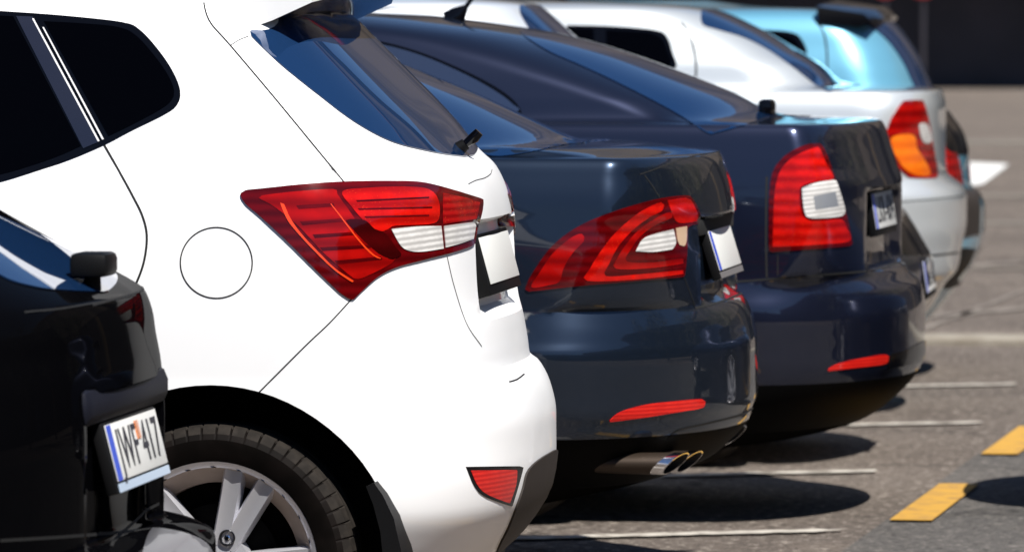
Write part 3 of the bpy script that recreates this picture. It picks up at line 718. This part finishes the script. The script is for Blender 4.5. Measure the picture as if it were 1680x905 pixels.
# =================================================================== navy liftback
Y = 19.4
X0, rw = rows_px(Y, [
    ('z', .17, -.8, .58, .30, 2.6, -4.0), ('p', 1410, 688, .77, .32, 2.5, -4.3), ('p', 1480, 640, .865, .36, 2.4, -4.35), ('p', 1508, 605, .888, .38, 2.4, -4.38), ('p', 1515, 585, .893, .38, 2.4, -4.38), ('p', 1517, 565, .897, .38, 2.4, -4.38), ('p', 1517, 505, .901, .38, 2.5, -4.37),
    ('p', 1515, 488, .900, .38, 2.5, -4.36), ('p', 1509, 466, .886, .37, 2.6, -4.34), ('p', 1484, 442, .872, .26, 2.7, -4.32), ('p', 1479, 434, .870, .19, 2.7, -4.30),
    ('p', 1476, 400, .866, .15, 2.7, -4.2), ('p', 1475, 300, .846, .13, 2.8, -3.75), ('p', 1466, 270, .836, .13, 2.8, -3.6), ('p', 1456, 240, .822, .12, 2.8, -3.45), ('p', 1443, 203, .798, .12, 2.8, -3.2), ('p', 1439, 199, .790, .12, 2.8, -3.18),
    ('p', 1430, 198, .79, .12, 3.0, -3.17), ('p', 1380, 197, .775, .14, 3.0, -3.1), ('p', 1310, 194, .758, .18, 3.0, -3.05), ('p', 1268, 188, .745, .22, 3.0, -3.02), ('p', 1200, 155, .725, .30, 3.0, -2.95), ('p', 1100, 115, .70, .36, 3.0, -2.85), ('p', 1000, 80, .67, .40, 3.0, -2.7),
    ('p', 900, 54, .64, .42, 3.0, -2.6), ('p', 800, 37, .605, .45, 3.0, -2.5), ('p', 700, 25, .55, .45, 3.0, -2.4), ('p', 600, 20, .45, .4, 3, -2.3), ('z', 1.562, -1.95, .25, .25, 2.6, -2.15), ('z', 1.566, -2.02, .01, .01, 2, -2.08)], dy=.10, yaw=R_(-3.0), pu=1515)
oc = Car('navy_liftback', 'deep navy liftback with upright squarish red tail lamp, roof antenna and lettered plate', 'car', X0.x, X0.y, rw, [M['navy_paint']], yaw=R_(-3.0),
         recess=[(.78, 1.0, .36, .052, .03, .10)], bow=.07, group='cars parked in a row')
oc.wide_patch([(850, 48), (860, 60), (900, 85), (950, 107), (1000, 130), (1060, 160), (1110, 187), (1160, 218), (1175, 218), (1215, 208), (1250, 196), (1268, 190)], 'rear_window', M['glass'], Vector((-1, 0, -1.8)), .003, sharp=30)
qw = oc.patch([(480, 90), (540, 72), (600, 67), (640, 72), (700, 90), (770, 120), (820, 147), (848, 170), (856, 186), (850, 190), (760, 190), (640, 180), (500, 170)], 'window_frame', M['gloss_black'], .003, step=9)
oc.patch([(485, 96), (540, 77), (600, 72), (640, 77), (700, 95), (768, 125), (816, 152), (842, 172), (849, 184), (760, 184), (640, 174), (505, 164)], 'side_window', mat('quarter_glass', (.10, .13, .20), .10, .8, 1), .0045, parent=qw, step=9)
LP = [(1262, 411), (1262, 408), (1262, 330), (1266, 290), (1275, 270), (1292, 253), (1318, 239), (1338, 236), (1346, 238), (1354, 252), (1364, 280), (1384, 340), (1395, 390), (1396, 400), (1393, 403), (1340, 408), (1266, 413)]
tl = oc.patch(LP, 'tail_lamp', M['lens_dark'], .007, step=5)
oc.patch([(1268, 405), (1268, 400), (1270, 335), (1274, 300), (1284, 275), (1305, 256), (1335, 243), (1343, 245), (1352, 266), (1365, 294), (1340, 298), (1318, 304), (1312, 314), (1314, 345), (1324, 361), (1345, 362), (1378, 360), (1386, 372), (1391, 395), (1340, 401)], 'lamp_segment', M['lens_bright'], .009, parent=tl, step=5)
oc.patch([(1316, 314), (1318, 308), (1340, 300), (1366, 296), (1370, 298), (1380, 328), (1384, 346), (1378, 354), (1350, 357), (1326, 357), (1319, 346)], 'reversing_light', M['lens_clear'], .010, parent=tl, step=4)
oc.patch([(1333, 322), (1333, 322), (1368, 314), (1368, 314), (1373, 338), (1373, 338), (1336, 344), (1336, 344)], 'lamp_bulb', mat('lamp_bulb_silver', (.45, .47, .50), .25, .5, 1), .0112, parent=tl, step=4)
oc.seam([(1258, 290), (1257, 350), (1257, 410), (1258, 455)], .006)
oc.seam([(1208, 462), (1258, 458), (1330, 452), (1396, 447)], .005)
oc.seam([(1276, 418), (1276, 452)], .003)
oc.seam([(1396, 447), (1440, 442), (1470, 432)], .006, mirror=True)
oc.patch([(1358, 608), (1358, 606), (1368, 599), (1390, 592), (1420, 586), (1450, 581), (1457, 585), (1456, 592), (1448, 597), (1410, 602)], 'reflector', M['reflector'], .004, step=4)
oc.wide_patch([(1445, 606), (1456, 605), (1458, 582), (1480, 575), (1500, 566), (1512, 560), (1530, 556)], 'bumper_trim', M['gloss_black'], Vector((-1, 0, 0)), .004, sharp=40)
add_wheels(oc, -1.2, 2.6, .32, .32, .21, .87)
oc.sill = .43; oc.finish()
q_ = local(oc, 1457, 340, .265)
plate(oc, q_[0] + .016, 0.0, q_[2], 9, text='LKR-604', mark=None)
box_part(oc, 'recess_shade', M['gap'], q_[0] - .09, q_[0] - .020, -.36, .36, .92, .985, .004)  # shade of the hollow over the plate, put in as a dark box
# roof antenna and rear wiper
a0, a1, a2 = local(oc, 752, 30, 0), local(oc, 764, 12, 0), local(oc, 790, -22, 0)
b = bmesh.new(); bm_tube(b, [(a0[0] - .03, 0, a0[2] - .01), (a0[0], 0, a0[2] + .01), a1], [.035, .030, .010], 12); bm_tube(b, [a1, a2], [.008, .005], 8)
obj('roof_antenna', b, M['gloss_black'], oc.root, 40)
w0 = local(oc, 1262, 188, .1)
b = bmesh.new(); bm_box(b, w0[0] - .016, w0[0] + .028, -.05, .06, w0[2] - .02, w0[2] + .050, .014); wp = obj('rear_wiper', b, M['gloss_black'], oc.root, 40)

# =================================================================== car parked nose out
Y = 21.9
X0, rw = rows_px(Y, [
    ('z', .17, -.20, .74, .30, 2.5, -3.7), ('p', 1518, 505, .82, .40, 2.4, -3.85), ('p', 1530, 470, .86, .44, 2.4, -3.9), ('p', 1530, 430, .872, .46, 2.4, -3.92), ('p', 1515, 400, .875, .46, 2.4, -3.92), ('p', 1498, 370, .875, .46, 2.5, -3.92), ('p', 1480, 345, .87, .44, 2.5, -3.9),
    ('z', .91, -.26, .85, .40, 2.6, -3.88), ('z', .98, -.5, .82, .36, 2.8, -3.86), ('z', 1.06, -.86, .79, .34, 3, -3.84), ('z', 1.08, -.90, .785, .34, 3, -3.83),
    ('p', 980, 96, .70, .34, 3, -3.75), ('p', 945, 65, .68, .34, 3, -3.7), ('p', 905, 28, .65, .34, 3, -3.65), ('p', 880, 8, .62, .34, 3, -3.6), ('p', 850, 2, .56, .3, 3, -3.5), ('z', 1.61, -1.75, .4, .3, 3, -3.3), ('z', 1.625, -2.0, .01, .01, 2, -3.0)])
no = Car('silver_nose_out_car', 'pale silver car parked nose outwards behind the navy liftback, only roof and front bumper showing', 'car', X0, Y, rw, [M['pale_paint']], group='cars parked in a row')
no.wide_patch([(852, 10), (853, 22), (866, 45), (890, 80), (930, 130), (990, 190), (1080, 240)], 'windscreen', M['glass'], Vector((-1, 0, -1)), .003, sharp=30)
no.patch([(1380, 330), (1470, 322), (1482, 345), (1506, 380), (1531, 430), (1530, 520), (1440, 540), (1370, 500)], 'front_bumper', M['dark_nose'], .004, step=9)
no.wide_patch([(1440, 330), (1452, 350), (1466, 410), (1500, 420), (1540, 420)], 'grille', M['gloss_black'], Vector((-1, 0, 0)), .008)
no.patch([(1400, 330), (1466, 330), (1480, 350), (1474, 368), (1440, 372), (1400, 366)], 'headlamp', M['lens_clear'], .010, step=6)
add_wheels(no, -.80, 2.5, .31, .31, .2, .86)
no.finish()
q_ = local(no, 1533, 446, .265)
plate(no, q_[0] - .004, 0.0, q_[2], 8, text='NBT-318')

# =================================================================== silver saloon
Y = 24.4
X0, rw = rows_px(Y, [
    ('z', .30, -.22, .74, .30, 2.6, -4.0), ('z', .42, -.12, .78, .34, 2.5, -4.05), ('p', 1552, 464, .80, .34, 2.5, -4.1), ('p', 1572, 440, .825, .36, 2.5, -4.12), ('p', 1580, 400, .835, .38, 2.5, -4.12), ('p', 1587, 360, .84, .38, 2.5, -4.12), ('p', 1587, 318, .842, .38, 2.6, -4.1), ('p', 1581, 306, .842, .38, 2.6, -4.1),
    ('p', 1560, 290, .838, .36, 2.8, -4.05), ('p', 1553, 283, .838, .36, 2.9, -4.0), ('p', 1551, 240, .835, .34, 2.9, -3.9), ('p', 1551, 175, .815, .32, 3.0, -3.5), ('p', 1548, 158, .80, .32, 3.0, -3.3), ('p', 1543, 147, .78, .32, 3.0, -3.1),
    ('p', 1500, 144, .76, .30, 3.0, -3.0), ('p', 1400, 141, .73, .30, 3.0, -2.9), ('p', 1385, 139, .72, .30, 3.0, -2.88), ('p', 1345, 105, .70, .30, 3.0, -2.8), ('p', 1310, 85, .68, .30, 3.0, -2.75), ('p', 1240, 45, .64, .30, 3.0, -2.6), ('p', 1165, 15, .60, .3, 3.0, -2.45),
    ('p', 1100, 8, .52, .3, 3.0, -2.3), ('p', 950, 3, .35, .3, 3, -2.2), ('z', 1.603, -1.8, .01, .01, 2, -2.05)])
sv = Car('silver_saloon', 'whitish silver saloon with red and amber tail lamp and ribbed bumper', 'car', X0, Y, rw, [M['silver_paint']], group='cars parked in a row')
sv.wide_patch([(1150, 18), (1152, 40), (1180, 50), (1220, 62), (1260, 82), (1300, 110), (1352, 149), (1372, 147), (1390, 143)], 'rear_window', M['glass'], Vector((-1, 0, -1.1)), .004, sharp=30)
fw_ = sv.patch([(930, 42), (940, 42), (1010, 44), (1075, 50), (1094, 60), (1103, 85), (1107, 114), (1050, 120), (930, 118)], 'window_frame', M['gloss_black'], .004, step=8)
sv.patch([(930, 47), (940, 47), (974, 48), (974, 48), (978, 112), (978, 112), (930, 112)], 'side_window', M['side_glass'], .006, parent=fw_, step=8)
sv.patch([(994, 50), (994, 50), (1040, 52), (1072, 56), (1088, 66), (1097, 88), (1100, 108), (1050, 114), (996, 113), (996, 113)], 'side_window', M['side_glass'], .006, parent=fw_, step=8)
sv.seam([(1117, 38), (1130, 55), (1138, 80), (1142, 110), (1140, 150)], .008)
LP = [(1452, 226), (1454, 215), (1464, 190), (1478, 170), (1484, 166), (1508, 165), (1514, 168), (1522, 195), (1530, 240), (1538, 288), (1535, 292), (1498, 292), (1485, 286), (1468, 268), (1456, 245)]
tl = sv.patch(LP, 'tail_lamp', M['lens_red'], .008, step=4)
sv.patch([(1462, 226), (1475, 221), (1492, 220), (1500, 226), (1503, 244), (1516, 264), (1524, 286), (1500, 287), (1482, 276), (1468, 255), (1461, 235)], 'turn_signal', M['amber_lens'], .0105, parent=tl, step=4)
sv.patch([(1506, 206), (1512, 202), (1520, 206), (1526, 226), (1524, 234), (1514, 234), (1508, 222)], 'reversing_light', M['lens_clear'], .0125, parent=tl, step=3)
for v_ in (326, 418):
    sv.seam([(1400, v_ + 12), (1480, v_ + 5), (1540, v_), (1588, v_ - 6)], .0035 if v_ < 400 else .008, mirror=True)
add_wheels(sv, -.85, 2.5, .29, .29, .19, .82)
sv.finish()

# =================================================================== light blue hatchback
Y = 26.9
X0, rw = rows_px(Y, [
    ('z', .20, -.25, .74, .30, 2.6, -3.6), ('p', 1578, 462, .80, .34, 2.5, -3.7), ('p', 1600, 430, .83, .36, 2.5, -3.72), ('p', 1614, 380, .84, .38, 2.5, -3.72), ('p', 1615, 340, .84, .38, 2.5, -3.7), ('p', 1608, 318, .84, .36, 2.6, -3.7), ('p', 1594, 308, .84, .34, 2.7, -3.7),
    ('p', 1590, 260, .84, .34, 2.7, -3.6), ('p', 1580, 220, .835, .34, 2.7, -3.4), ('p', 1560, 190, .815, .33, 2.7, -3.1), ('p', 1545, 170, .79, .33, 2.7, -2.9), ('p', 1528, 140, .765, .32, 2.7, -2.8), ('p', 1515, 108, .74, .31, 2.7, -2.7), ('p', 1498, 78, .71, .30, 2.8, -2.6), ('p', 1474, 45, .675, .30, 2.8, -2.5), ('p', 1450, 25, .63, .3, 3, -2.4),
    ('p', 1400, 17, .55, .3, 3, -2.3), ('p', 1250, 11, .3, .25, 3, -2.0), ('z', 1.605, -1.2, .01, .01, 2, -1.8)])
bl = Car('light_blue_hatchback', 'pale blue hatchback with dark roof spoiler, farthest of the parked row', 'car', X0, Y, rw, [M['blue_paint']], group='cars parked in a row')
bl.wide_patch([(1420, 42), (1436, 50), (1460, 72), (1482, 104), (1497, 136), (1512, 160), (1545, 172)], 'rear_window', M['glass'], Vector((-1, 0, -.6)), .004, sharp=30)
fw_ = bl.patch([(1200, 50), (1262, 50), (1300, 54), (1316, 66), (1324, 92), (1300, 108), (1200, 108)], 'window_frame', M['gloss_black'], .004, step=6)
bl.patch([(1200, 56), (1262, 56), (1296, 60), (1308, 70), (1314, 88), (1296, 102), (1200, 102)], 'side_window', M['side_glass'], .006, parent=fw_, step=6)
bl.seam([(1337, 34), (1350, 50), (1356, 78), (1357, 110), (1352, 150)], .008)
bl.patch([(1548, 248), (1558, 250), (1570, 256), (1578, 304), (1562, 306), (1550, 300)], 'tail_lamp', M['lens_red'], .008, step=4)
bl.patch([(1545, 186), (1558, 190), (1578, 214), (1588, 240), (1590, 252), (1545, 246)], 'lamp_surround', M['gloss_black'], .008, step=4)
bl.patch([(1545, 312), (1592, 312), (1614, 330), (1616, 380), (1600, 385), (1545, 388)], 'bumper_trim', M['grey_plastic'], .008, step=6)
bl.patch([(1545, 412), (1604, 410), (1598, 436), (1580, 462), (1545, 470)], 'lower_bumper', M['plastic'], .008, step=6)
p_ = [local(bl, *q, 0) for q in [(1372, 10), (1448, 22), (1462, 36), (1440, 42), (1375, 38)]]
spoiler(bl, [(q[0] + .015, q[2] + .026) for q in p_], .66, M['gloss_black'])
add_wheels(bl, -.75, 2.45, .29, .29, .19, .82)
bl.finish()

# =================================================================== black estate, nearest
Y = 11.9
X0, rw = rows_px(Y, [
    ('z', .20, -.08, .80, .40, 2.4, -4.0), ('z', .28, -.02, .86, .44, 2.4, -4.1), ('z', .40, -.002, .885, .46, 2.4, -4.12), ('p', 345, 905, .892, .46, 2.4, -4.12), ('p', 338, 888, .892, .46, 2.5, -4.12), ('p', 300, 874, .89, .44, 2.5, -4.1), ('p', 256, 868, .888, .42, 2.6, -4.1), ('p', 248, 860, .888, .42, 2.7, -4.1),
    ('p', 246, 790, .888, .42, 2.8, -4.05), ('p', 246, 700, .885, .42, 2.9, -3.95), ('p', 240, 610, .878, .42, 2.9, -3.6), ('p', 232, 560, .868, .42, 2.9, -3.3), ('p', 225, 520, .85, .42, 3, -3.1), ('p', 212, 484, .83, .42, 3, -3.0), ('p', 195, 472, .82, .41, 3, -2.95),
    ('p', 100, 422, .79, .40, 3, -2.85), ('p', 0, 366, .765, .38, 3, -2.75), ('p', -100, 305, .73, .38, 3, -2.6), ('z', 1.33, -.75, .66, .36, 3, -2.45), ('z', 1.45, -1.0, .58, .34, 3, -2.3), ('z', 1.49, -1.2, .4, .3, 3, -2.1), ('z', 1.5, -1.4, .01, .01, 2, -1.9)])
bk = Car('black_estate', 'black car nearest the viewer, cut by left frame edge, with padded boot handle', 'car', X0, Y, rw, [M['black_paint']],
         recess=[(.50, .80, .34, .03, .03, .05)], group='cars parked in a row')
bk.wide_patch([(-120, 330), (-60, 400), (0, 452), (60, 472), (120, 478), (180, 480), (205, 481)], 'rear_window', M['glass'], Vector((-1, 0, -1)), .003, sharp=30)
bk.seam([(40, 512), (100, 506), (160, 496), (222, 484)], .004)
bk.seam([(250, 866), (200, 872), (100, 880), (0, 886)], .006)
bk.patch([(250, 866), (262, 866), (300, 873), (332, 886), (348, 905), (352, 940), (300, 950), (236, 930), (238, 890)], 'bumper_top_sheen', mat('bumper_sky_grey', (.085, .085, .095), .38, .2, .3), .002, step=9, mirror=False)  # sky reflection on the bumper top put into a paler grey patch
add_wheels(bk, -.75, 2.6, .32, .32, .21, .87)
bk.finish()
hx = local(bk, 262, 610, .3)[0]
b = bmesh.new(); bm_box(b, hx - .10, hx, -.42, .42, .755, .835, .028); obj('boot_handle', b, mat('handle_rubber', (.010, .011, .018), .6, 0, 0, .08), bk.root, 45)
box_part(bk, 'recess_shade', M['gap'], hx - .12, hx - .045, -.40, .40, .70, .758, .004)  # dark box for the shade below the handle
q_ = local(bk, 266, 716, .265)
plate(bk, q_[0] - .004, 0.0, q_[2], 14, text='JWF 417', mark=.035, strip=mat('strip_pale_blue', (.45, .55, .68), .35))
box_part(bk, 'plate_lamp', M['amber'], hx - .08, hx - .03, -.43, -.40, .715, .750, .003)
w0 = local(bk, 150, 445, -.1)
b = bmesh.new(); bm_box(b, w0[0] - .045, w0[0] + .03, -.10, .02, w0[2] - .012, w0[2] + .035, .012); wp = obj('rear_wiper', b, M['plastic'], bk.root, 40)
b = bmesh.new(); bm_tube(b, [(w0[0] - .01, -.04, w0[2] - .05), (w0[0] - .01, -.04, w0[2])], [.018, .016], 12); obj('wiper_base', b, M['plastic'], wp, 40)

# =================================================================== ground and paint
def sheet(name, quad, z, m, nx=1):
    me = mesh_from([(x, y, z) for x, y in quad], [tuple(range(len(quad)))]); return obj(name, me, m)
struct(sheet('parking_ground', [(-400, -300), (400, -300), (400, 700), (-400, 700)], 0, M['asphalt']))
D0, D1 = on_ground(1459, 858), on_ground(1609, 749); LV = (D1 - D0).normalized(); LN = Vector((LV.y, -LV.x, 0))
def lane_pt(a, b): p = D0 + LV * a + LN * b; return (p.x, p.y)
struct(sheet('driving_lane', [lane_pt(-60, -.02), lane_pt(-60, 6.5), lane_pt(10.1, 6.5), lane_pt(10.4, -.02)], .004, M['asphalt_lane']))
for j in range(-4, 4):
    a = j * (D1 - D0).length; struct(sheet('lane_dash', [lane_pt(a, 0), lane_pt(a, .13), lane_pt(a + 1.5, .13), lane_pt(a + 1.5, 0)], .012, M['line_orange']))
E0, E1 = on_ground(1380, 872), on_ground(840, 886); EV = (E1 - E0).normalized(); st = (on_ground(1645, 694) - E0) / 2
for k in range(-5, 4):
    p = E0 + st * k; q = p + EV * 5.2
    b = bmesh.new(); n_ = 130; rl = random.Random(90 + k); wob = 0; pr = None
    for i in range(n_ + 1):
        m_ = p.lerp(q, i / n_); wob = wob * .8 + rl.gauss(0, .0035)
        ww = .056 + rl.gauss(0, .006) - (.03 if i < 2 else 0); cut = (k != 0 and i < 3 + k % 2 * 3)
        cur = (b.verts.new((m_.x, m_.y - ww + wob, 0)), b.verts.new((m_.x, m_.y + ww + wob, 0)))
        if pr and not cut and rl.random() > .03: b.faces.new((pr[0], cur[0], cur[1], pr[1]))
        pr = cur
    bmesh.ops.delete(b, geom=[v for v in b.verts if not v.link_faces], context='VERTS')
    bl_ = obj('bay_line', b, M['line_white']); bl_.location.z = .008; struct(bl_)
b = bmesh.new(); bm_box(b, -9, 6, 29.1, 29.55, -.1, .035, .012); struct(obj('low_kerb', b, M['kerb']))
for (yy, ww) in [(46.5, .7), (53.7, .9), (77, 3.0), (38, .25)]:
    struct(sheet('far_line', [(-14, yy - ww / 2), (4, yy - ww / 2), (4, yy + ww / 2), (-14, yy + ww / 2)], .006, mat('worn_band', (.19, .165, .135), .85, noise=(1.2, (.13, .115, .10), .4, .7))))
for (u0, v0, u1, v1, ww) in ((1505, 545, 1700, 470, .5), (1520, 520, 1700, 505, .35), (1560, 440, 1700, 428, .4)):
    p, q = on_ground(u0, v0), on_ground(u1, v1); b = bmesh.new(); rl = random.Random(int(u0)); pr = None
    for i in range(41):
        m_ = p.lerp(q, i / 40); w_ = ww * (.6 + .4 * math.sin(i * .5) * rl.random()); cur = (b.verts.new((m_.x, m_.y - w_, 0)), b.verts.new((m_.x, m_.y + w_, 0)))
        if pr: b.faces.new((pr[0], cur[0], cur[1], pr[1]))
        pr = cur
    o_ = obj('asphalt_patch', b, mat('patched_asphalt', (.20, .172, .145), .9, noise=(3, (.15, .128, .11), .4, .65))); o_.location.z = .0065; struct(o_)
a_, b_, c_ = on_ground(1585, 307), on_ground(1655, 271), on_ground(1585, 268)
struct(sheet('painted_arrow', [(a_.x, a_.y), (on_ground(1612, 303).x, on_ground(1612, 303).y), (b_.x, b_.y), (c_.x, c_.y)], .010, mat('fresh_white_paint', (.72, .72, .70), .8)))
# grass tufts in the kerb joint
b = bmesh.new()
for i in range(900):
    cl = random.choice([-2.75, -2.70, -3.1, -4.5, -2.62, -2.9]); x = random.gauss(cl, .10); y = 28.98 + random.random() * .12
    h_ = random.uniform(.02, .07); a = random.random() * 6.28; dx, dy = math.cos(a) * .008, math.sin(a) * .008
    lx, ly = random.gauss(0, .02), random.gauss(0, .02)
    v = [b.verts.new((x - dx, y - dy, 0)), b.verts.new((x + dx, y + dy, 0)), b.verts.new((x + lx, y + ly, h_))]; b.faces.new(v)
struct(obj('kerb_grass', b, M['grass']), 'stuff')

# =================================================================== beyond the car park
FB = thing('dark_building', 'long building with dark cladded ground floor across the far end of the car park', 'building', (0, 136, 0))
b = bmesh.new(); bm_box(b, -60, 30, 0, 12, 0, 3.0, .02); obj('ground_floor', b, M['far_dark'], FB)
b = bmesh.new(); bm_box(b, -60, 30, -.0, 12, 3.0, 10, .02); obj('middle_facade', b, M['facade_low'], FB)
b = bmesh.new(); bm_box(b, -60, 30, -.1, 12, 10, 27, .02); obj('upper_facade', b, M['facade'], FB)
b = bmesh.new(); bm_box(b, -60, 30, -2.2, 0, 2.9, 3.1, .02); obj('shade_slab', b, M['far_dark'], FB)  # overhang added above the view to shade the ground floor
def signpost(u, n_label):
    p = on_ground(u, 150); r = thing('sign_post', n_label, 'road sign', (p.x, p.y, 0), 'signs by the dark building')
    b = bmesh.new(); bm_tube(b, [(0, 0, 0), (0, 0, 2.6)], .05, 10); obj('post', b, M['far_dark'], r, 40)
    b = bmesh.new(); bm_tube(b, [(0, -.06, 2.30), (0, -.09, 2.30)], .36, 24); obj('sign_face', b, M['red_sign'], r, 40)
signpost(1452, 'left red round sign on a post before the dark building')
signpost(1514, 'right red round sign on a post before the dark building')

def tree(x, y, h, r, label, seed):
    rnd = random.Random(seed)
    t = thing('broadleaf_tree', label, 'tree', (x, y, 0), 'trees around the car park')
    b = bmesh.new(); bm_tube(b, [(0, 0, 0), (.1, 0, h * .3), (0, .1, h * .6)], [.22, .16, .08], 8)
    for k in range(5):
        a = k * 1.3; bm_tube(b, [(0, 0, h * (.25 + .06 * k)), (math.cos(a) * r * .6, math.sin(a) * r * .6, h * (.5 + .07 * k))], [.08, .03], 6)
    obj('trunk', b, M['bark'], t, 40)
    vs, fs = [], []
    cl = [(rnd.gauss(0, r * .42), rnd.gauss(0, r * .42), h * .62 + rnd.gauss(0, h * .15), rnd.uniform(.22, .42) * r) for _ in range(26)]
    for cx, cy, cz, cr_ in cl:
        for _ in range(130):
            d = Vector((rnd.gauss(0, 1), rnd.gauss(0, 1), rnd.gauss(0, 1))).normalized() * cr_ * rnd.uniform(.6, 1.05)
            c = Vector((cx, cy, cz)) + d; a = Vector((rnd.gauss(0, 1), rnd.gauss(0, 1), rnd.gauss(0, 1))).normalized(); bb = a.orthogonal().normalized(); s_ = rnd.uniform(.09, .17)
            k = len(vs); vs += [c - a * s_, c + bb * s_ * .6, c + a * s_, c - bb * s_ * .6]; fs.append((k, k + 1, k + 2, k + 3))
    obj('crown', mesh_from(vs, fs), M['leaf'], t)
for i, (x, y, h) in enumerate([(-14, -16, 8), (-8, -19, 9.5), (-1, -17, 8.5), (6, -20, 9), (13, -16, 8), (-22, -15, 9)]):
    tree(x, y, h, 3.4, ['second tree from the left behind the viewer', 'tallest leafy tree behind the viewer', 'leafy tree straight behind the viewer', 'fifth tree from the left behind the viewer', 'rightmost leafy tree behind the viewer', 'leftmost leafy tree behind the viewer'][i], 11 + i)
for i, (x, y, h) in enumerate([(-14, 52, 8), (-20, 50, 9), (-26, 49, 8.5), (-33, 47, 9)]):
    tree(x, y, h, 3.4, ['rightmost', 'second from right', 'third from right', 'leftmost'][i] + ' leafy tree hidden beyond the parked row', 31 + i)
EB = thing('brown_building', 'brown timber building along the driving lane, outside the view', 'building', (34, 18, 0))
b = bmesh.new(); bm_box(b, 0, 10, -40, 60, 0, 13.5, .02); obj('wall', b, M['facade'], EB)
b = bmesh.new(); bm_box(b, -.6, 10.6, -40.6, 60.6, 13.5, 13.9, .02); obj('roof', b, M['roof_tile'], EB)
for i in range(9):
    b = bmesh.new(); bm_box(b, -.06, 0, -34 + i * 9, -30 + i * 9, 1.0, 3.4, .01); obj('window', b, M['glass'], EB)

for i, (x, y, h) in enumerate([(13, 21, 10), (14.5, 30, 11.5), (13.5, 40, 10.5), (15, 52, 12)]):
    tree(x, y, h, 3.6, ['nearest', 'second nearest', 'third nearest', 'farthest'][i] + ' leafy tree along the right of the lane, outside the view', 51 + i)
# a car nosing into the lane just outside the right edge of the view; only its shadow shows
Y = 19.8; XN = at_y(1692, 790, Y - .78).x
rw = [(.2, 3.7, .70, .4, 2.6, .10), (.45, 3.85, .77, .45, 2.5, .02), (.65, 3.85, .78, .45, 2.5, .0), (.80, 3.8, .77, .42, 2.6, .10), (.90, 3.75, .75, .4, 2.8, .40), (.98, 3.7, .73, .36, 3, .95), (1.40, 3.2, .56, .34, 3, 1.75), (1.46, 3.0, .40, .3, 3, 2.0), (1.48, 2.6, .01, .01, 2, 2.3)]
ps = Car('crossing_car', 'dark blue car just outside the right edge whose shadow falls on the lane', 'car', XN, Y, rw, [M['navy_paint']], DF=.5)
ps.arches = []
for x in (.75, 3.05):
    for sg_ in (-1, 1): wheel(ps, x, .30, .30, .2, 'simple', sg_, .77)
    ps.arches.append((x, .30, .35, .30, .9))
ps.finish()
b = bmesh.new(); bm_box(b, 1.2, 1.9, -.5, .5, 1.08, 1.12, .01); obj('dashboard', b, M['plastic'], ps.root)

TB = thing('added_brown_block', 'added unseen tall brown block at the end of the lane, reflected in rear windows', 'building', (7, 62, 0))  # added out of view for the brown strip mirrored in rear glass
b = bmesh.new(); bm_box(b, 0, 42, 0, 14, 0, 6.2, .02); obj('ground_floor', b, M['facade_low'], TB)
b = bmesh.new(); bm_box(b, 0, 42, -.1, 14, 6.2, 21, .02); obj('upper_facade', b, M['facade'], TB)
b = bmesh.new(); bm_box(b, -.5, 42.5, -.6, 14.5, 21, 21.4, .02); obj('roof', b, M['roof_tile'], TB)

HG = thing('reflection_blocker', 'added unseen dark block right behind the viewer, darkening reflections in the cars', 'building', (0, -4.5, 0))  # added unseen block, keeps low reflections in the dark cars black
b = bmesh.new(); bm_box(b, -45, 30, -6, 0, 0, 4.6, .02); obj('wall', b, M['far_dark'], HG)
b = bmesh.new(); bm_box(b, -45.5, 30.5, -6.5, .5, 4.6, 4.9, .02); obj('roof', b, M['far_dark'], HG)
